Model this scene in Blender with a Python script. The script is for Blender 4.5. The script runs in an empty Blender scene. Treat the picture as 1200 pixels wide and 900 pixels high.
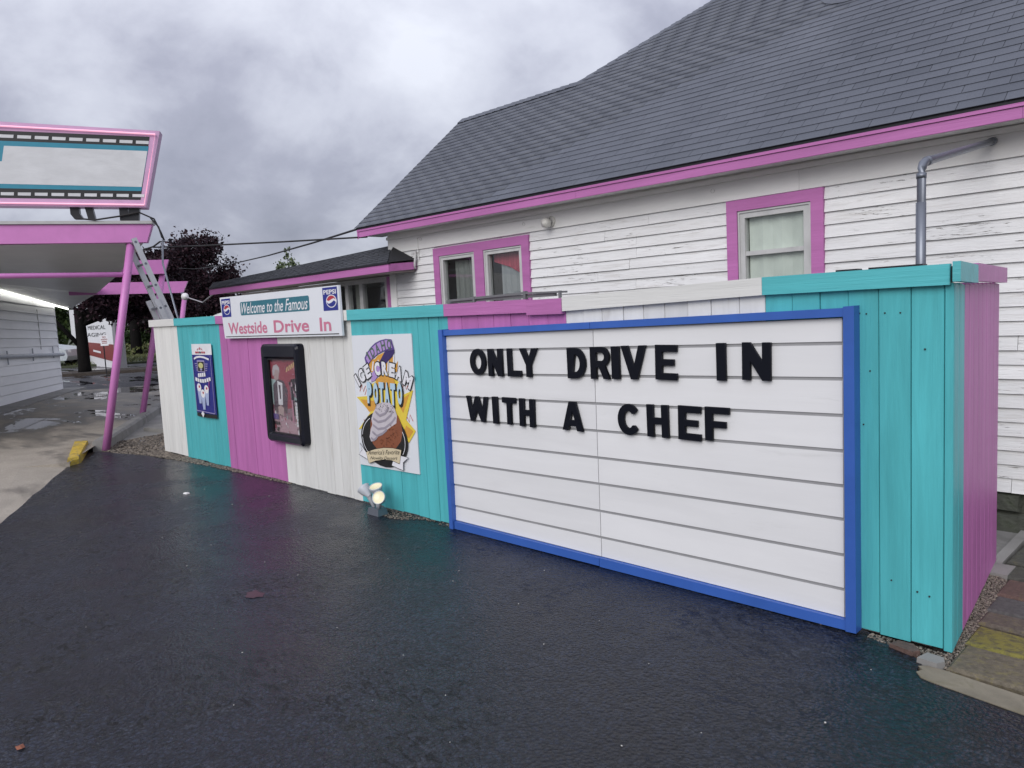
import bpy, math, random
import numpy as np
from mathutils import Vector, Matrix
R_ = random.Random(7)
NP = np.random.default_rng(5)
SC = bpy.context.scene
COL = SC.collection

# ------------------------------------------------------------------ camera
def make_camera():
    yaw, pit, rol = math.radians(45.619), math.radians(-5.446), math.radians(-2.894)
    f = Vector((-math.sin(yaw)*math.cos(pit), math.cos(yaw)*math.cos(pit), math.sin(pit)))
    r = Vector((math.cos(yaw), math.sin(yaw), 0)); u = r.cross(f)
    r2 = r*math.cos(rol)+u*math.sin(rol); u2 = u*math.cos(rol)-r*math.sin(rol)
    m = Matrix((r2, u2, -f)).transposed().to_4x4(); m.translation = (0, 0, 1.6)
    cd = bpy.data.cameras.new('camera'); cd.sensor_width = 36; cd.lens = 26.4
    cd.clip_start = 0.05; cd.clip_end = 3000
    c = bpy.data.objects.new('camera', cd); COL.objects.link(c); c.matrix_world = m
    SC.camera = c
make_camera()
SC.view_settings.view_transform = 'Standard'; SC.view_settings.look = 'None'
SC.view_settings.exposure = 0.34; SC.view_settings.gamma = 1.0

# ------------------------------------------------------------------ node helpers
class N:
    def __init__(s, tree): s.t = tree; s.n = tree.nodes; s.l = tree.links
    def new(s, typ, **kw):
        nd = s.n.new(typ)
        for k, v in kw.items():
            if k.startswith('i_'):
                nd.inputs[k[2:].replace('_', ' ')].default_value = v
            else: setattr(nd, k, v)
        return nd
    def link(s, a, b): s.l.new(a, b)
    def noise(s, vec, scale, detail=4, rough=.55, dist=0):
        nd = s.new('ShaderNodeTexNoise'); nd.inputs['Scale'].default_value = scale
        nd.inputs['Detail'].default_value = detail; nd.inputs['Roughness'].default_value = rough
        nd.inputs['Distortion'].default_value = dist
        s.link(vec, nd.inputs['Vector']); return nd.outputs['Fac']
    def mapping(s, vec, scale=(1, 1, 1), loc=(0, 0, 0), rot=(0, 0, 0)):
        nd = s.new('ShaderNodeMapping'); nd.inputs['Scale'].default_value = scale
        nd.inputs['Location'].default_value = loc; nd.inputs['Rotation'].default_value = rot
        s.link(vec, nd.inputs['Vector']); return nd.outputs['Vector']
    def ramp(s, fac, stops, interp='LINEAR'):
        nd = s.new('ShaderNodeValToRGB'); nd.color_ramp.interpolation = interp
        e = nd.color_ramp.elements
        while len(e) < len(stops): e.new(.5)
        for k, (p, c) in enumerate(stops):
            e[k].position = p; e[k].color = (c, c, c, 1) if isinstance(c, (int, float)) else (*c, 1)
        s.link(fac, nd.inputs['Fac']); return nd.outputs['Color']
    def mix(s, fac, a, b, mode='MIX'):
        nd = s.new('ShaderNodeMix', data_type='RGBA', blend_type=mode)
        for sock, v in ((nd.inputs['Factor'], fac), (nd.inputs['A'], a), (nd.inputs['B'], b)):
            if hasattr(v, 'is_output'): s.link(v, sock)
            elif sock.type == 'VALUE': sock.default_value = v
            else: sock.default_value = (*v, 1) if len(v) == 3 else v
        # the colour sockets
        return nd.outputs['Result']
    def math(s, op, a, b=0.0, clamp=False):
        nd = s.new('ShaderNodeMath', operation=op, use_clamp=clamp)
        for k, v in ((0, a), (1, b)):
            if hasattr(v, 'is_output'): s.link(v, nd.inputs[k])
            else: nd.inputs[k].default_value = v
        return nd.outputs[0]
# Mix node has sockets of several types under one name: pick by type
def _mix(s, fac, a, b, mode='MIX'):
    nd = s.new('ShaderNodeMix', data_type='RGBA', blend_type=mode)
    F = [i for i in nd.inputs if i.name == 'Factor' and i.type == 'VALUE'][0]
    A = [i for i in nd.inputs if i.name == 'A' and i.type == 'RGBA'][0]
    B = [i for i in nd.inputs if i.name == 'B' and i.type == 'RGBA'][0]
    O = [o for o in nd.outputs if o.type == 'RGBA'][0]
    for sock, v in ((F, fac), (A, a), (B, b)):
        if hasattr(v, 'is_output'): s.link(v, sock)
        elif sock.type == 'VALUE': sock.default_value = v
        else: sock.default_value = (*v, 1) if len(v) == 3 else v
    return O
N.mix = _mix

# ------------------------------------------------------------------ world: overcast
SUN_EL, SUN_AZ = math.radians(31), math.radians(160)     # azimuth clockwise from +Y
def make_world():
    w = bpy.data.worlds.new('World'); SC.world = w; w.use_nodes = True
    t = N(w.node_tree); t.n.clear()
    out = t.new('ShaderNodeOutputWorld'); bg = t.new('ShaderNodeBackground'); bg.inputs['Strength'].default_value = 0.1
    sky = t.new('ShaderNodeTexSky'); sky.sky_type = 'NISHITA'; sky.sun_disc = False
    sky.sun_elevation = SUN_EL; sky.sun_rotation = SUN_AZ
    tc = t.new('ShaderNodeTexCoord'); sep = t.new('ShaderNodeSeparateXYZ'); t.link(tc.outputs['Generated'], sep.inputs[0])
    z = t.math('MAXIMUM', sep.outputs['Z'], 0.0)
    zz = t.math('ADD', z, 0.62)
    cx = t.math('DIVIDE', sep.outputs['X'], zz); cy = t.math('DIVIDE', sep.outputs['Y'], zz)
    com = t.new('ShaderNodeCombineXYZ'); t.link(cx, com.inputs[0]); t.link(cy, com.inputs[1])
    vec = t.mapping(com.outputs[0], loc=(12.4, 3.3, 7.7))
    big = t.noise(vec, 1.7, 3, .5, .2); mid = t.noise(vec, 5.0, 7, .55, .2)
    f = t.math('ADD', t.math('MULTIPLY', big, .62), t.math('MULTIPLY', mid, .48))
    cl = t.ramp(f, [(.40, (2.4, 2.5, 3.15)), (.50, (3.2, 3.3, 4.05)), (.58, (4.5, 4.65, 5.4)), (.70, (5.9, 6.1, 6.8))])
    lift = t.math('ADD', t.math('MULTIPLY', z, 1.1), .86)     # an overcast sky is brighter overhead
    cl2 = t.mix(1.0, cl, lift, 'MULTIPLY')
    mixed = t.mix(.93, sky.outputs[0], cl2)
    t.link(mixed, bg.inputs['Color']); t.link(bg.outputs[0], out.inputs['Surface'])
make_world()
def make_sun():
    d = bpy.data.lights.new('sun', 'SUN'); d.energy = 1.5; d.angle = math.radians(40); d.color = (1, .97, .93)
    o = bpy.data.objects.new('sun', d); COL.objects.link(o)
    v = Vector((math.sin(SUN_AZ)*math.cos(SUN_EL), math.cos(SUN_AZ)*math.cos(SUN_EL), math.sin(SUN_EL)))
    o.rotation_euler = v.to_track_quat('Z', 'Y').to_euler(); o.location = (-6, -8, 14)
make_sun()

# ------------------------------------------------------------------ materials
MATS = {}
def base_mat(name):
    m = bpy.data.materials.new(name); m.use_nodes = True
    t = N(m.node_tree); b = t.n['Principled BSDF']; return m, t, b
def flat(name, col, rough=.5, emit=0, metal=0, spec=.5):
    if name in MATS: return MATS[name]
    m, t, b = base_mat(name)
    tc = t.new('ShaderNodeTexCoord')
    f = t.noise(tc.outputs['Object'], 9, 3)
    c = t.mix(t.ramp(f, [(.3, 0.0), (.7, 1.0)]), tuple(x*.93 for x in col), tuple(min(1, x*1.05) for x in col))
    t.link(c, b.inputs['Base Color'])
    b.inputs['Roughness'].default_value = rough; b.inputs['Metallic'].default_value = metal
    b.inputs['Specular IOR Level'].default_value = spec
    if emit:
        b.inputs['Emission Color'].default_value = (*col, 1); b.inputs['Emission Strength'].default_value = emit
    MATS[name] = m; return m
def paint(name, col, rough=.5, var=.10, ns=(3, 3, 3), bs=(70, 70, 3), bump=.25, bdist=.004, peel=None, dirt=None, rnd=.06, spec=.4, fine=0.):
    """painted wood / metal: streaky tone, grain relief, peeling chips, dirt"""
    if name in MATS: return MATS[name]
    m, t, b = base_mat(name)
    tc = t.new('ShaderNodeTexCoord'); ob = tc.outputs['Object']
    oi = t.new('ShaderNodeObjectInfo'); ofs = t.new('ShaderNodeVectorMath', operation='SCALE')
    comb = t.new('ShaderNodeCombineXYZ')
    for k in range(3): t.link(oi.outputs['Random'], comb.inputs[k])
    t.link(comb.outputs[0], ofs.inputs[0]); ofs.inputs['Scale'].default_value = 37.0
    add = t.new('ShaderNodeVectorMath', operation='ADD'); t.link(ob, add.inputs[0]); t.link(ofs.outputs[0], add.inputs[1])
    v = add.outputs[0]
    n1 = t.noise(t.mapping(v, ns), 1.0, 5, .6, .4)
    lo = tuple(x*(1-var) for x in col); hi = tuple(min(.95, x*(1+var)) for x in col)
    c = t.mix(t.ramp(n1, [(.3, 0.0), (.72, 1.0)]), lo, hi)
    r = t.math('ADD', t.math('MULTIPLY', oi.outputs['Random'], 2*rnd), 1-rnd)
    c = t.mix(1.0, c, r, 'MULTIPLY')
    if dirt:
        dcol, thr, sc = dirt
        nd = t.noise(t.mapping(v, sc), 1.0, 6, .65, .6)
        c = t.mix(t.ramp(nd, [(thr, 0.0), (thr+.16, .75)]), c, dcol)
    g = t.noise(t.mapping(v, bs), 1.0, 6, .65, .3)
    hgt = g
    if fine:
        g2 = t.noise(v, 260, 2, .5)
        hgt = t.math('ADD', g, t.math('MULTIPLY', g2, fine))
    if peel:
        pcol, thr, sc = peel
        npl = t.noise(t.mapping(v, sc), 1.0, 7, .7, .8)
        npl = t.math('ADD', npl, t.math('MULTIPLY', t.math('SUBTRACT', t.noise(v, 1.7, 3, .6), .5), .42))
        pm = t.ramp(npl, [(thr, 0.0), (thr+.012, 1.0)])
        c = t.mix(pm, c, pcol); hgt = t.math('SUBTRACT', hgt, t.math('MULTIPLY', pm, .8))
    t.link(c, b.inputs['Base Color'])
    b.inputs['Roughness'].default_value = rough; b.inputs['Specular IOR Level'].default_value = spec
    bp = t.new('ShaderNodeBump'); bp.inputs['Strength'].default_value = bump; bp.inputs['Distance'].default_value = bdist
    t.link(hgt, bp.inputs['Height']); t.link(bp.outputs[0], b.inputs['Normal'])
    MATS[name] = m; return m

WOODGREY = (.16, .14, .12)
TEAL, PINK, WHITE = (.085, .43, .465), (.46, .155, .39), (.67, .67, .65)
VG = dict(ns=(14, 14, 1.3), bs=(75, 75, 2.6), bump=.75, spec=.22)      # grain up the board
HG = dict(ns=(.9, 9, 9), bs=(2.6, 75, 75), bump=.75)      # grain along the board
M_TEAL = paint('teal_board_paint', TEAL, .42, .13, peel=(WOODGREY, .765, (26, 26, 5)), fine=.18, **VG)
M_PINK = paint('pink_board_paint', PINK, .45, .13, peel=((.3, .2, .27), .775, (26, 26, 5)), fine=.15, **VG)
M_WHITE = paint('white_board_paint', WHITE, .5, .08, peel=(WOODGREY, .775, (26, 26, 5)), dirt=((.42, .40, .36), .60, (8, 8, .8)), **VG)
M_TEALH = paint('teal_cap_paint', TEAL, .42, .13, peel=(WOODGREY, .77, (5, 26, 26)), **HG)
M_PINKH = paint('pink_trim_paint', PINK, .45, .13, peel=((.3, .2, .27), .775, (5, 26, 26)), **HG)
M_WHITEH = paint('white_cap_paint', WHITE, .5, .08, peel=(WOODGREY, .775, (5, 26, 26)), dirt=((.52, .50, .46), .66, (.8, 8, 8)), **HG)
M_SIDING = paint('weathered_white_siding', (.76, .76, .765), .5, .07, ns=(1.2, 9, 9), bs=(7, 60, 80), bump=1.0, bdist=.005,
                 peel=((.36, .34, .32), .665, (7, 60, 95)), dirt=((.54, .52, .50), .55, (2.5, 8, 26)), rnd=.05)
M_FRIEZE = paint('white_frieze_paint', (.80, .795, .78), .55, .07, ns=(1.2, 5, 5), bs=(4, 50, 50), bump=.45, dirt=((.45, .43, .39), .60, (1.2, 5, 6)))
M_PANEL = paint('marquee_panel_white', (.70, .70, .71), .38, .05, ns=(.8, 5, 5), bs=(2, 40, 40), bump=.12, dirt=((.55, .55, .55), .62, (1.1, 5, 9)), rnd=.03)
M_BLUE = paint('blue_frame_paint', (.040, .115, .42), .35, .10, ns=(3, 3, 3), bs=(20, 20, 20), bump=.2, peel=((.40, .45, .55), .76, (14, 14, 14)))
M_LETTER = flat('black_letter_plastic', (.004, .005, .010), .45, spec=.18)
M_DARK = flat('dark_gap', (.02, .02, .02), .8)
M_SASH = paint('grey_white_sash', (.52, .52, .52), .5, .12, ns=(8, 8, 4), bs=(40, 40, 10), bump=.5, peel=((.2, .19, .17), .72, (20, 20, 20)))
M_STEEL = flat('galvanised_steel', (.20, .215, .25), .42, metal=.75)
M_ALU = flat('aluminium', (.50, .51, .53), .42, metal=.55)
M_BLACKM = flat('black_metal', (.012, .012, .016), .35)
M_CABLE = flat('black_cable', (.012, .012, .014), .6)
M_STEELPINK = paint('pink_steel_paint', (.56, .20, .49), .38, .07, ns=(4, 4, 4), bs=(30, 30, 30), bump=.12, dirt=((.35, .2, .3), .66, (6, 6, 6)), spec=.5)
M_LSIDE = paint('white_metal_siding', (.82, .82, .83), .35, .04, ns=(2, 2, 2), bs=(14, 14, 14), bump=.15, dirt=((.5, .5, .5), .66, (2, 2, 3)))
M_SOFFIT = paint('grey_soffit_panel', (.60, .60, .59), .32, .08, ns=(1.5, 1.5, 1.5), bs=(3, 3, 3), bump=.1, spec=.6)
M_CONC = paint('old_concrete', (.24, .235, .225), .8, .18, ns=(3, 3, 3), bs=(60, 60, 60), bump=.5, dirt=((.10, .095, .09), .55, (2, 2, 2)))
M_YELLOW = paint('yellow_curb_paint', (.58, .40, .05), .7, .25, ns=(9, 9, 9), bs=(40, 40, 40), bump=1.0, bdist=.01, peel=((.30, .27, .2), .60, (22, 22, 22)), dirt=((.25, .19, .06), .5, (14, 14, 14)))
M_STONE = paint('dark_foundation_stone', (.075, .08, .065), .85, .3, ns=(6, 6, 6), bs=(22, 22, 22), bump=1.0, bdist=.02, dirt=((.04, .055, .025), .52, (6, 6, 6)))
M_BARK = paint('dark_bark', (.010, .009, .009), .9, spec=.08, var=.3, ns=(4, 4, 1.5), bs=(14, 14, 3), bump=1, bdist=.03)

def leaf_mat(name, c1, c2, spec=.3):
    m, t, b = base_mat(name); g = t.new('ShaderNodeNewGeometry')
    c = t.mix(g.outputs['Random Per Island'], c1, c2)
    t.link(c, b.inputs['Base Color']); b.inputs['Roughness'].default_value = .55
    b.inputs['Specular IOR Level'].default_value = spec
    return m
M_PURPLE = leaf_mat('purple_leaf', (.007, .005, .009), (.050, .025, .032), .12)
M_GREEN = leaf_mat('green_leaf', (.02, .04, .012), (.075, .11, .035))
M_PALEG = leaf_mat('pale_green_leaf', (.06, .09, .045), (.14, .17, .09))
M_GRASS = leaf_mat('grass_blade', (.06, .085, .025), (.17, .17, .07))

def shingle_mat(name, k=1.15):
    m, t, b = base_mat(name); tc = t.new('ShaderNodeTexCoord'); geo = t.new('ShaderNodeNewGeometry'); oi = t.new('ShaderNodeObjectInfo')
    r = t.math('FRACT', t.math('ADD', geo.outputs['Random Per Island'], t.math('MULTIPLY', oi.outputs['Random'], 7.31)))
    c = t.mix(r, (.060*k, .067*k, .086*k), (.079*k, .087*k, .110*k))
    s = t.noise(tc.outputs['Object'], 300, 2, .7)
    c = t.mix(t.ramp(s, [(.35, 0.0), (.7, 1.0)]), t.mix(1.0, c, (.6, .6, .6), 'MULTIPLY'), t.mix(1.0, c, (1.45, 1.45, 1.45), 'MULTIPLY'))
    pos = t.new('ShaderNodeNewGeometry')
    st = t.noise(t.mapping(pos.outputs['Position'], (.9, .5, .5)), 1.0, 5, .6)
    c = t.mix(t.ramp(st, [(.35, 0.0), (.7, .35)]), c, (.13*k, .14*k, .165*k))
    t.link(c, b.inputs['Base Color']); b.inputs['Roughness'].default_value = .62
    bp = t.new('ShaderNodeBump'); bp.inputs['Strength'].default_value = .5; bp.inputs['Distance'].default_value = .003
    t.link(s, bp.inputs['Height']); t.link(bp.outputs[0], b.inputs['Normal']); return m
M_SHINGLE = shingle_mat('slate_grey_shingle'); M_SHDARK = shingle_mat('annex_shingle', .42)

def asphalt_mat():
    m, t, b = base_mat('wet_black_asphalt'); geo = t.new('ShaderNodeNewGeometry'); p = geo.outputs['Position']
    n1 = t.noise(p, .75, 5, .6, .4); n2 = t.noise(p, 4.0, 6, .65, .6); n3 = t.noise(p, 120, 4, .75)
    n4 = t.noise(t.mapping(p, (13, 24, 10), rot=(0, 0, .6)), 1, 6, .7, .8)
    vo = t.new('ShaderNodeTexVoronoi'); vo.inputs['Scale'].default_value = 62; t.link(p, vo.inputs['Vector'])
    vo2 = t.new('ShaderNodeTexVoronoi'); vo2.inputs['Scale'].default_value = 62; t.link(p, vo2.inputs['Vector'])
    c = t.mix(t.ramp(n1, [(.36, 0.0), (.64, 1.0)]), (.0042, .0060, .0115), (.019, .0245, .040))
    c = t.mix(t.ramp(n2, [(.56, 0.0), (.74, .6)]), c, (.050, .054, .064))
    stone = t.new('ShaderNodeSeparateColor'); t.link(vo2.outputs['Color'], stone.inputs[0])
    k = t.math('ADD', .35, t.math('MULTIPLY', stone.outputs[0], 1.3)); c = t.mix(1.0, c, k, 'MULTIPLY')
    c = t.mix(t.ramp(vo.outputs['Distance'], [(.35, 0.0), (.65, .7)]), c, (.003, .003, .005))
    crack = t.ramp(n4, [(.54, 0.0), (.64, 1.0)]); patch = t.ramp(t.noise(p, 1.0, 4, .55, .2), [(.50, 0.0), (.58, 1.0)]); cp = t.math('MULTIPLY', crack, patch)
    c = t.mix(t.math('MULTIPLY', cp, .85), c, (.003, .003, .005))
    t.link(c, b.inputs['Base Color'])
    film = t.ramp(t.math('ADD', t.math('MULTIPLY', n1, .6), t.math('MULTIPLY', n2, .4)), [(.44, 0.0), (.58, 1.0)])   # 1 = drier
    t.link(t.ramp(film, [(0.0, .20), (1.0, .34)]), b.inputs['Roughness']); b.inputs['Specular IOR Level'].default_value = .38
    h = t.math('SUBTRACT', t.math('MULTIPLY', n3, .35), t.math('MULTIPLY', cp, 2.2))
    h = t.math('ADD', h, t.math('MULTIPLY', vo.outputs['Distance'], -.9))
    h = t.math('ADD', h, t.math('MULTIPLY', t.noise(p, 22, 4, .6), 1.3))
    bp = t.new('ShaderNodeBump'); bp.inputs['Distance'].default_value = .009
    t.link(t.math('ADD', .55, t.math('MULTIPLY', film, .45)), bp.inputs['Strength'])
    t.link(h, bp.inputs['Height']); t.link(bp.outputs[0], b.inputs['Normal']); return m
M_ASPH = asphalt_mat()
def lot_mat(name, dry, wet, puddle=.56, dmap=(.55, .8, 1), dryto=None):
    m, t, b = base_mat(name); geo = t.new('ShaderNodeNewGeometry'); p = geo.outputs['Position']
    rot = (0, 0, math.radians(-62))
    n1 = t.noise(t.mapping(p, dmap, rot=rot), 1.0, 6, .62, .5); n2 = t.noise(p, 60, 3, .7); n3 = t.noise(p, 95, 3, .75); n4 = t.noise(p, 3.0, 5, .6)
    n1 = t.math('ADD', n1, t.math('MULTIPLY', t.math('SUBTRACT', n4, .5), .12))
    if dryto:      # drained, dry end of the slab
        sep = t.new('ShaderNodeSeparateXYZ'); t.link(t.mapping(p, rot=(0, 0, 0)), sep.inputs[0])
        s = t.math('ADD', t.math('MULTIPLY', sep.outputs['X'], -.88148), t.math('MULTIPLY', sep.outputs['Y'], .47222))
        mr = t.new('ShaderNodeMapRange'); t.link(s, mr.inputs[0]); mr.inputs[1].default_value = dryto[0]; mr.inputs[2].default_value = dryto[1]; mr.inputs[3].default_value = -.16; mr.inputs[4].default_value = 0.0
        n1 = t.math('ADD', n1, mr.outputs[0])
    wetm = t.ramp(n1, [(puddle-.17, 0.0), (puddle-.02, 1.0)])
    pud = t.ramp(n1, [(puddle, 0.0), (puddle+.02, 1.0)])
    c = t.mix(t.ramp(n3, [(.32, 0.0), (.72, 1.0)]), tuple(x*.62 for x in dry), tuple(x*1.35 for x in dry))
    c = t.mix(t.ramp(n4, [(.35, 0.0), (.75, .5)]), c, tuple(x*.6 for x in dry))
    c = t.mix(wetm, c, wet)
    t.link(c, b.inputs['Base Color'])
    r = t.mix(pud, t.mix(wetm, (.75,)*3, (.42,)*3), (.03,)*3)
    t.link(r, b.inputs['Roughness'])
    bp = t.new('ShaderNodeBump'); bp.inputs['Distance'].default_value = .006
    st = t.math('SUBTRACT', .5, t.math('MULTIPLY', pud, .5)); t.link(st, bp.inputs['Strength'])
    t.link(n2, bp.inputs['Height']); t.link(bp.outputs[0], b.inputs['Normal']); return m
M_LOT = lot_mat('concrete_lot', (.37, .33, .275), (.105, .095, .082), .545, (.45, 1.3, 1), (10.5, 15.0))
M_ROAD = lot_mat('wet_road', (.05, .05, .055), (.022, .022, .027), .52, (.22, 1.1, 1))
M_SOIL = paint('brown_soil', (.05, .040, .033), .85, .3, ns=(5, 5, 5), bs=(40, 40, 40), bump=1, bdist=.02)
M_EARTH = paint('far_ground', (.06, .07, .04), .9, .3, ns=(.6, .6, .6), bs=(3, 3, 3), bump=.4)
M_PEBBLE = leaf_mat('pebble', (.055, .048, .042), (.26, .22, .18))

def glass_mat(name, tint=(.9, .93, .93), dark=0.):
    m, t, b = base_mat(name); t.n.remove(b); out = t.n['Material Output']
    tr = t.new('ShaderNodeBsdfTransparent'); tr.inputs[0].default_value = (*tint, 1)
    gl = t.new('ShaderNodeBsdfGlossy'); gl.inputs['Roughness'].default_value = .03
    lw = t.new('ShaderNodeLayerWeight'); fr5 = t.math('POWER', lw.outputs['Facing'], 5.0)
    fr = t.math('ADD', t.math('MULTIPLY', fr5, .9), .03)
    mx = t.new('ShaderNodeMixShader'); t.link(t.math('ADD', fr, dark, True), mx.inputs[0]); t.link(tr.outputs[0], mx.inputs[1]); t.link(gl.outputs[0], mx.inputs[2])
    t.link(mx.outputs[0], out.inputs['Surface']); return m
M_GLASS = glass_mat('window_glass', (.93, .95, .94), .03)
M_CASEGL = glass_mat('case_glass', (.97, .97, .97), .01)

# ------------------------------------------------------------------ geometry helpers
OFF = {}
class G:
    def __init__(s): s.v = []; s.f = []; s.m = []
    def add(s, vs, fs, m=0):
        o = len(s.v); s.v += [tuple(map(float, q)) for q in vs]
        s.f += [tuple(i+o for i in f) for f in fs]; s.m += [m]*len(fs); return s
    def box(s, lo, hi, m=0):
        x0, y0, z0 = lo; x1, y1, z1 = hi
        return s.hexa([(x0, y0, z0), (x1, y0, z0), (x1, y1, z0), (x0, y1, z0)], [(x0, y0, z1), (x1, y0, z1), (x1, y1, z1), (x0, y1, z1)], m)
    def hexa(s, a, b, m=0):
        n = len(a); fs = [tuple(range(n-1, -1, -1)), tuple(range(n, 2*n))]
        for i in range(n):
            j = (i+1) % n; fs.append((i, j, n+j, n+i))
        return s.add(list(a)+list(b), fs, m)
    def prism(s, poly, d, m=0):
        d = Vector(d); return s.hexa(poly, [tuple(Vector(p)+d) for p in poly], m)
    def poly(s, pts, m=0): return s.add(pts, [tuple(range(len(pts)))], m)
    def tube(s, path, r, n=8, m=0, cap=True):
        path = [Vector(p) for p in path]; rs = r if isinstance(r, (list, tuple)) else [r]*len(path)
        ring = []; vs = []
        for i, p in enumerate(path):
            d = (path[min(i+1, len(path)-1)]-path[max(i-1, 0)]).normalized()
            a = d.cross(Vector((0, 0, 1))) if abs(d.z) < .95 else d.cross(Vector((1, 0, 0)))
            a.normalize(); b2 = d.cross(a)
            for k in range(n):
                th = 2*math.pi*k/n; vs.append(p+(a*math.cos(th)+b2*math.sin(th))*rs[i])
        fs = []
        for i in range(len(path)-1):
            for k in range(n):
                k2 = (k+1) % n; fs.append((i*n+k, i*n+k2, (i+1)*n+k2, (i+1)*n+k))
        if cap: fs += [tuple(range(n-1, -1, -1)), tuple(range((len(path)-1)*n, len(path)*n))]
        return s.add(vs, fs, m)
    def lathe(s, prof, origin, axis, n=16, m=0):
        axis = Vector(axis).normalized(); a = axis.cross(Vector((0, 0, 1))) if abs(axis.z) < .95 else axis.cross(Vector((1, 0, 0)))
        a.normalize(); b2 = axis.cross(a); vs = []; fs = []; o = Vector(origin)
        for r, h in prof:
            for k in range(n):
                th = 2*math.pi*k/n; vs.append(o+axis*h+(a*math.cos(th)+b2*math.sin(th))*r)
        for i in range(len(prof)-1):
            for k in range(n):
                k2 = (k+1) % n; fs.append((i*n+k, i*n+k2, (i+1)*n+k2, (i+1)*n+k))
        return s.add(vs, fs, m)
    def build(s, name, mats, parent=None, smooth=False, **props):
        if not isinstance(mats, (list, tuple)): mats = [mats]
        me = bpy.data.meshes.new(name); off = OFF.get(parent, Vector((0, 0, 0)))
        if parent is None and 'loc' in props: off = Vector(props.pop('loc'))
        props.pop('loc', None)
        me.from_pydata([tuple(Vector(q)-off) for q in s.v], [], s.f)
        for mt in mats: me.materials.append(mt)
        if len(mats) > 1: me.polygons.foreach_set('material_index', s.m)
        if smooth: me.polygons.foreach_set('use_smooth', [True]*len(s.f))
        me.update()
        o = bpy.data.objects.new(name, me); COL.objects.link(o)
        if parent is not None: o.parent = parent
        else: o.location = off
        OFF[o] = off
        for k, v in props.items(): o[k] = v
        return o
def thing(name, loc, label, cat, group=None):
    o = bpy.data.objects.new(name, None); o.empty_display_size = .2; COL.objects.link(o); o.location = loc
    OFF[o] = Vector(loc); o['label'] = label; o['category'] = cat
    if group: o['group'] = group
    return o
def tag(o, label, cat, group=None):
    o['label'] = label; o['category'] = cat
    if group: o['group'] = group
    return o
def structure(name, loc=(0, 0, 0)):
    o = bpy.data.objects.new(name, None); COL.objects.link(o); o.location = loc; OFF[o] = Vector(loc); o['kind'] = 'structure'; return o
def ngrid(name, verts, faces, mat, parent=None, **props):      # big numpy mesh
    me = bpy.data.meshes.new(name); off = OFF.get(parent, Vector((0, 0, 0)))
    verts = np.asarray(verts, dtype=np.float32)-np.array(off, dtype=np.float32); faces = np.asarray(faces, dtype=np.int32)
    k = faces.shape[1]
    me.vertices.add(len(verts)); me.vertices.foreach_set('co', verts.ravel())
    me.loops.add(faces.size); me.loops.foreach_set('vertex_index', faces.ravel())
    me.polygons.add(len(faces)); me.polygons.foreach_set('loop_start', np.arange(0, faces.size, k, dtype=np.int32))
    me.polygons.foreach_set('loop_total', np.full(len(faces), k, dtype=np.int32))
    me.materials.append(mat); me.update(); me.validate()
    o = bpy.data.objects.new(name, me); COL.objects.link(o)
    if parent is not None: o.parent = parent
    OFF[o] = off
    for a, b in props.items(): o[a] = b
    return o
def lerp(a, b, t): return a+(b-a)*t
def interp(x, pts):
    for (x0, y0), (x1, y1) in zip(pts, pts[1:]):
        if x <= x1: return lerp(y0, y1, (x-x0)/(x1-x0)) if x >= x0 else y0
    return pts[-1][1]

# text: the built-in font turned into flat faces, fitted to a box
TXT = {}
def text_geo(s, bold=0., shear=0.):
    key = (s, bold, shear)
    if key not in TXT:
        cu = bpy.data.curves.new('lettering', 'FONT'); cu.body = s; cu.fill_mode = 'FRONT'; cu.offset = bold; cu.shear = shear; cu.resolution_u = 3
        ob = bpy.data.objects.new('lettering', cu); COL.objects.link(ob)
        dg = bpy.context.evaluated_depsgraph_get(); me = ob.evaluated_get(dg).to_mesh()
        vs = [tuple(v.co) for v in me.vertices]; fs = [tuple(p.vertices) for p in me.polygons]
        ob.evaluated_get(dg).to_mesh_clear(); bpy.data.objects.remove(ob); bpy.data.curves.remove(cu)
        xs = [v[0] for v in vs]; ys = [v[1] for v in vs]
        TXT[key] = ([((v[0]-min(xs))/(max(xs)-min(xs)), (v[1]-min(ys))/(max(ys)-min(ys))) for v in vs], fs)
    return TXT[key]
def put_text(g, s, p00, ex, ez, m=0, bold=0., shear=0.):
    """write s with its lower left corner at p00, its width along ex and its height along ez"""
    vs, fs = text_geo(s, bold, shear); p, a, b = Vector(p00), Vector(ex), Vector(ez)
    g.add([p+a*x+b*y for x, y in vs], fs, m)
def stroke(g, pts, wid, m=0, y=None, closed=False):
    """a flat ribbon of constant width in an x-z plane"""
    P = [Vector((p[0], p[1])) for p in pts]; n = len(P); L = []; Rr = []
    for i in range(n):
        a = P[i-1] if (i > 0 or closed) else P[i]; b = P[(i+1) % n] if (i < n-1 or closed) else P[i]
        d = (b-a).normalized(); nn = Vector((-d.y, d.x))*wid/2
        L.append(P[i]+nn); Rr.append(P[i]-nn)
    vs = [(q.x, y, q.y) for q in L]+[(q.x, y, q.y) for q in Rr]; fs = []
    for i in range(n if closed else n-1):
        j = (i+1) % n; fs.append((i, n+i, n+j, j))
    g.add(vs, fs, m)
def xz(pts, y): return [(p[0], y, p[1]) for p in pts]
def ell(cx, cz, rx, rz, n=20, a0=0, a1=2*math.pi):
    full = abs(a1-a0-2*math.pi) < 1e-6
    return [(cx+rx*math.cos(a0+(a1-a0)*k/(n if full else n-1)), cz+rz*math.sin(a0+(a1-a0)*k/(n if full else n-1))) for k in range(n)]

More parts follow.
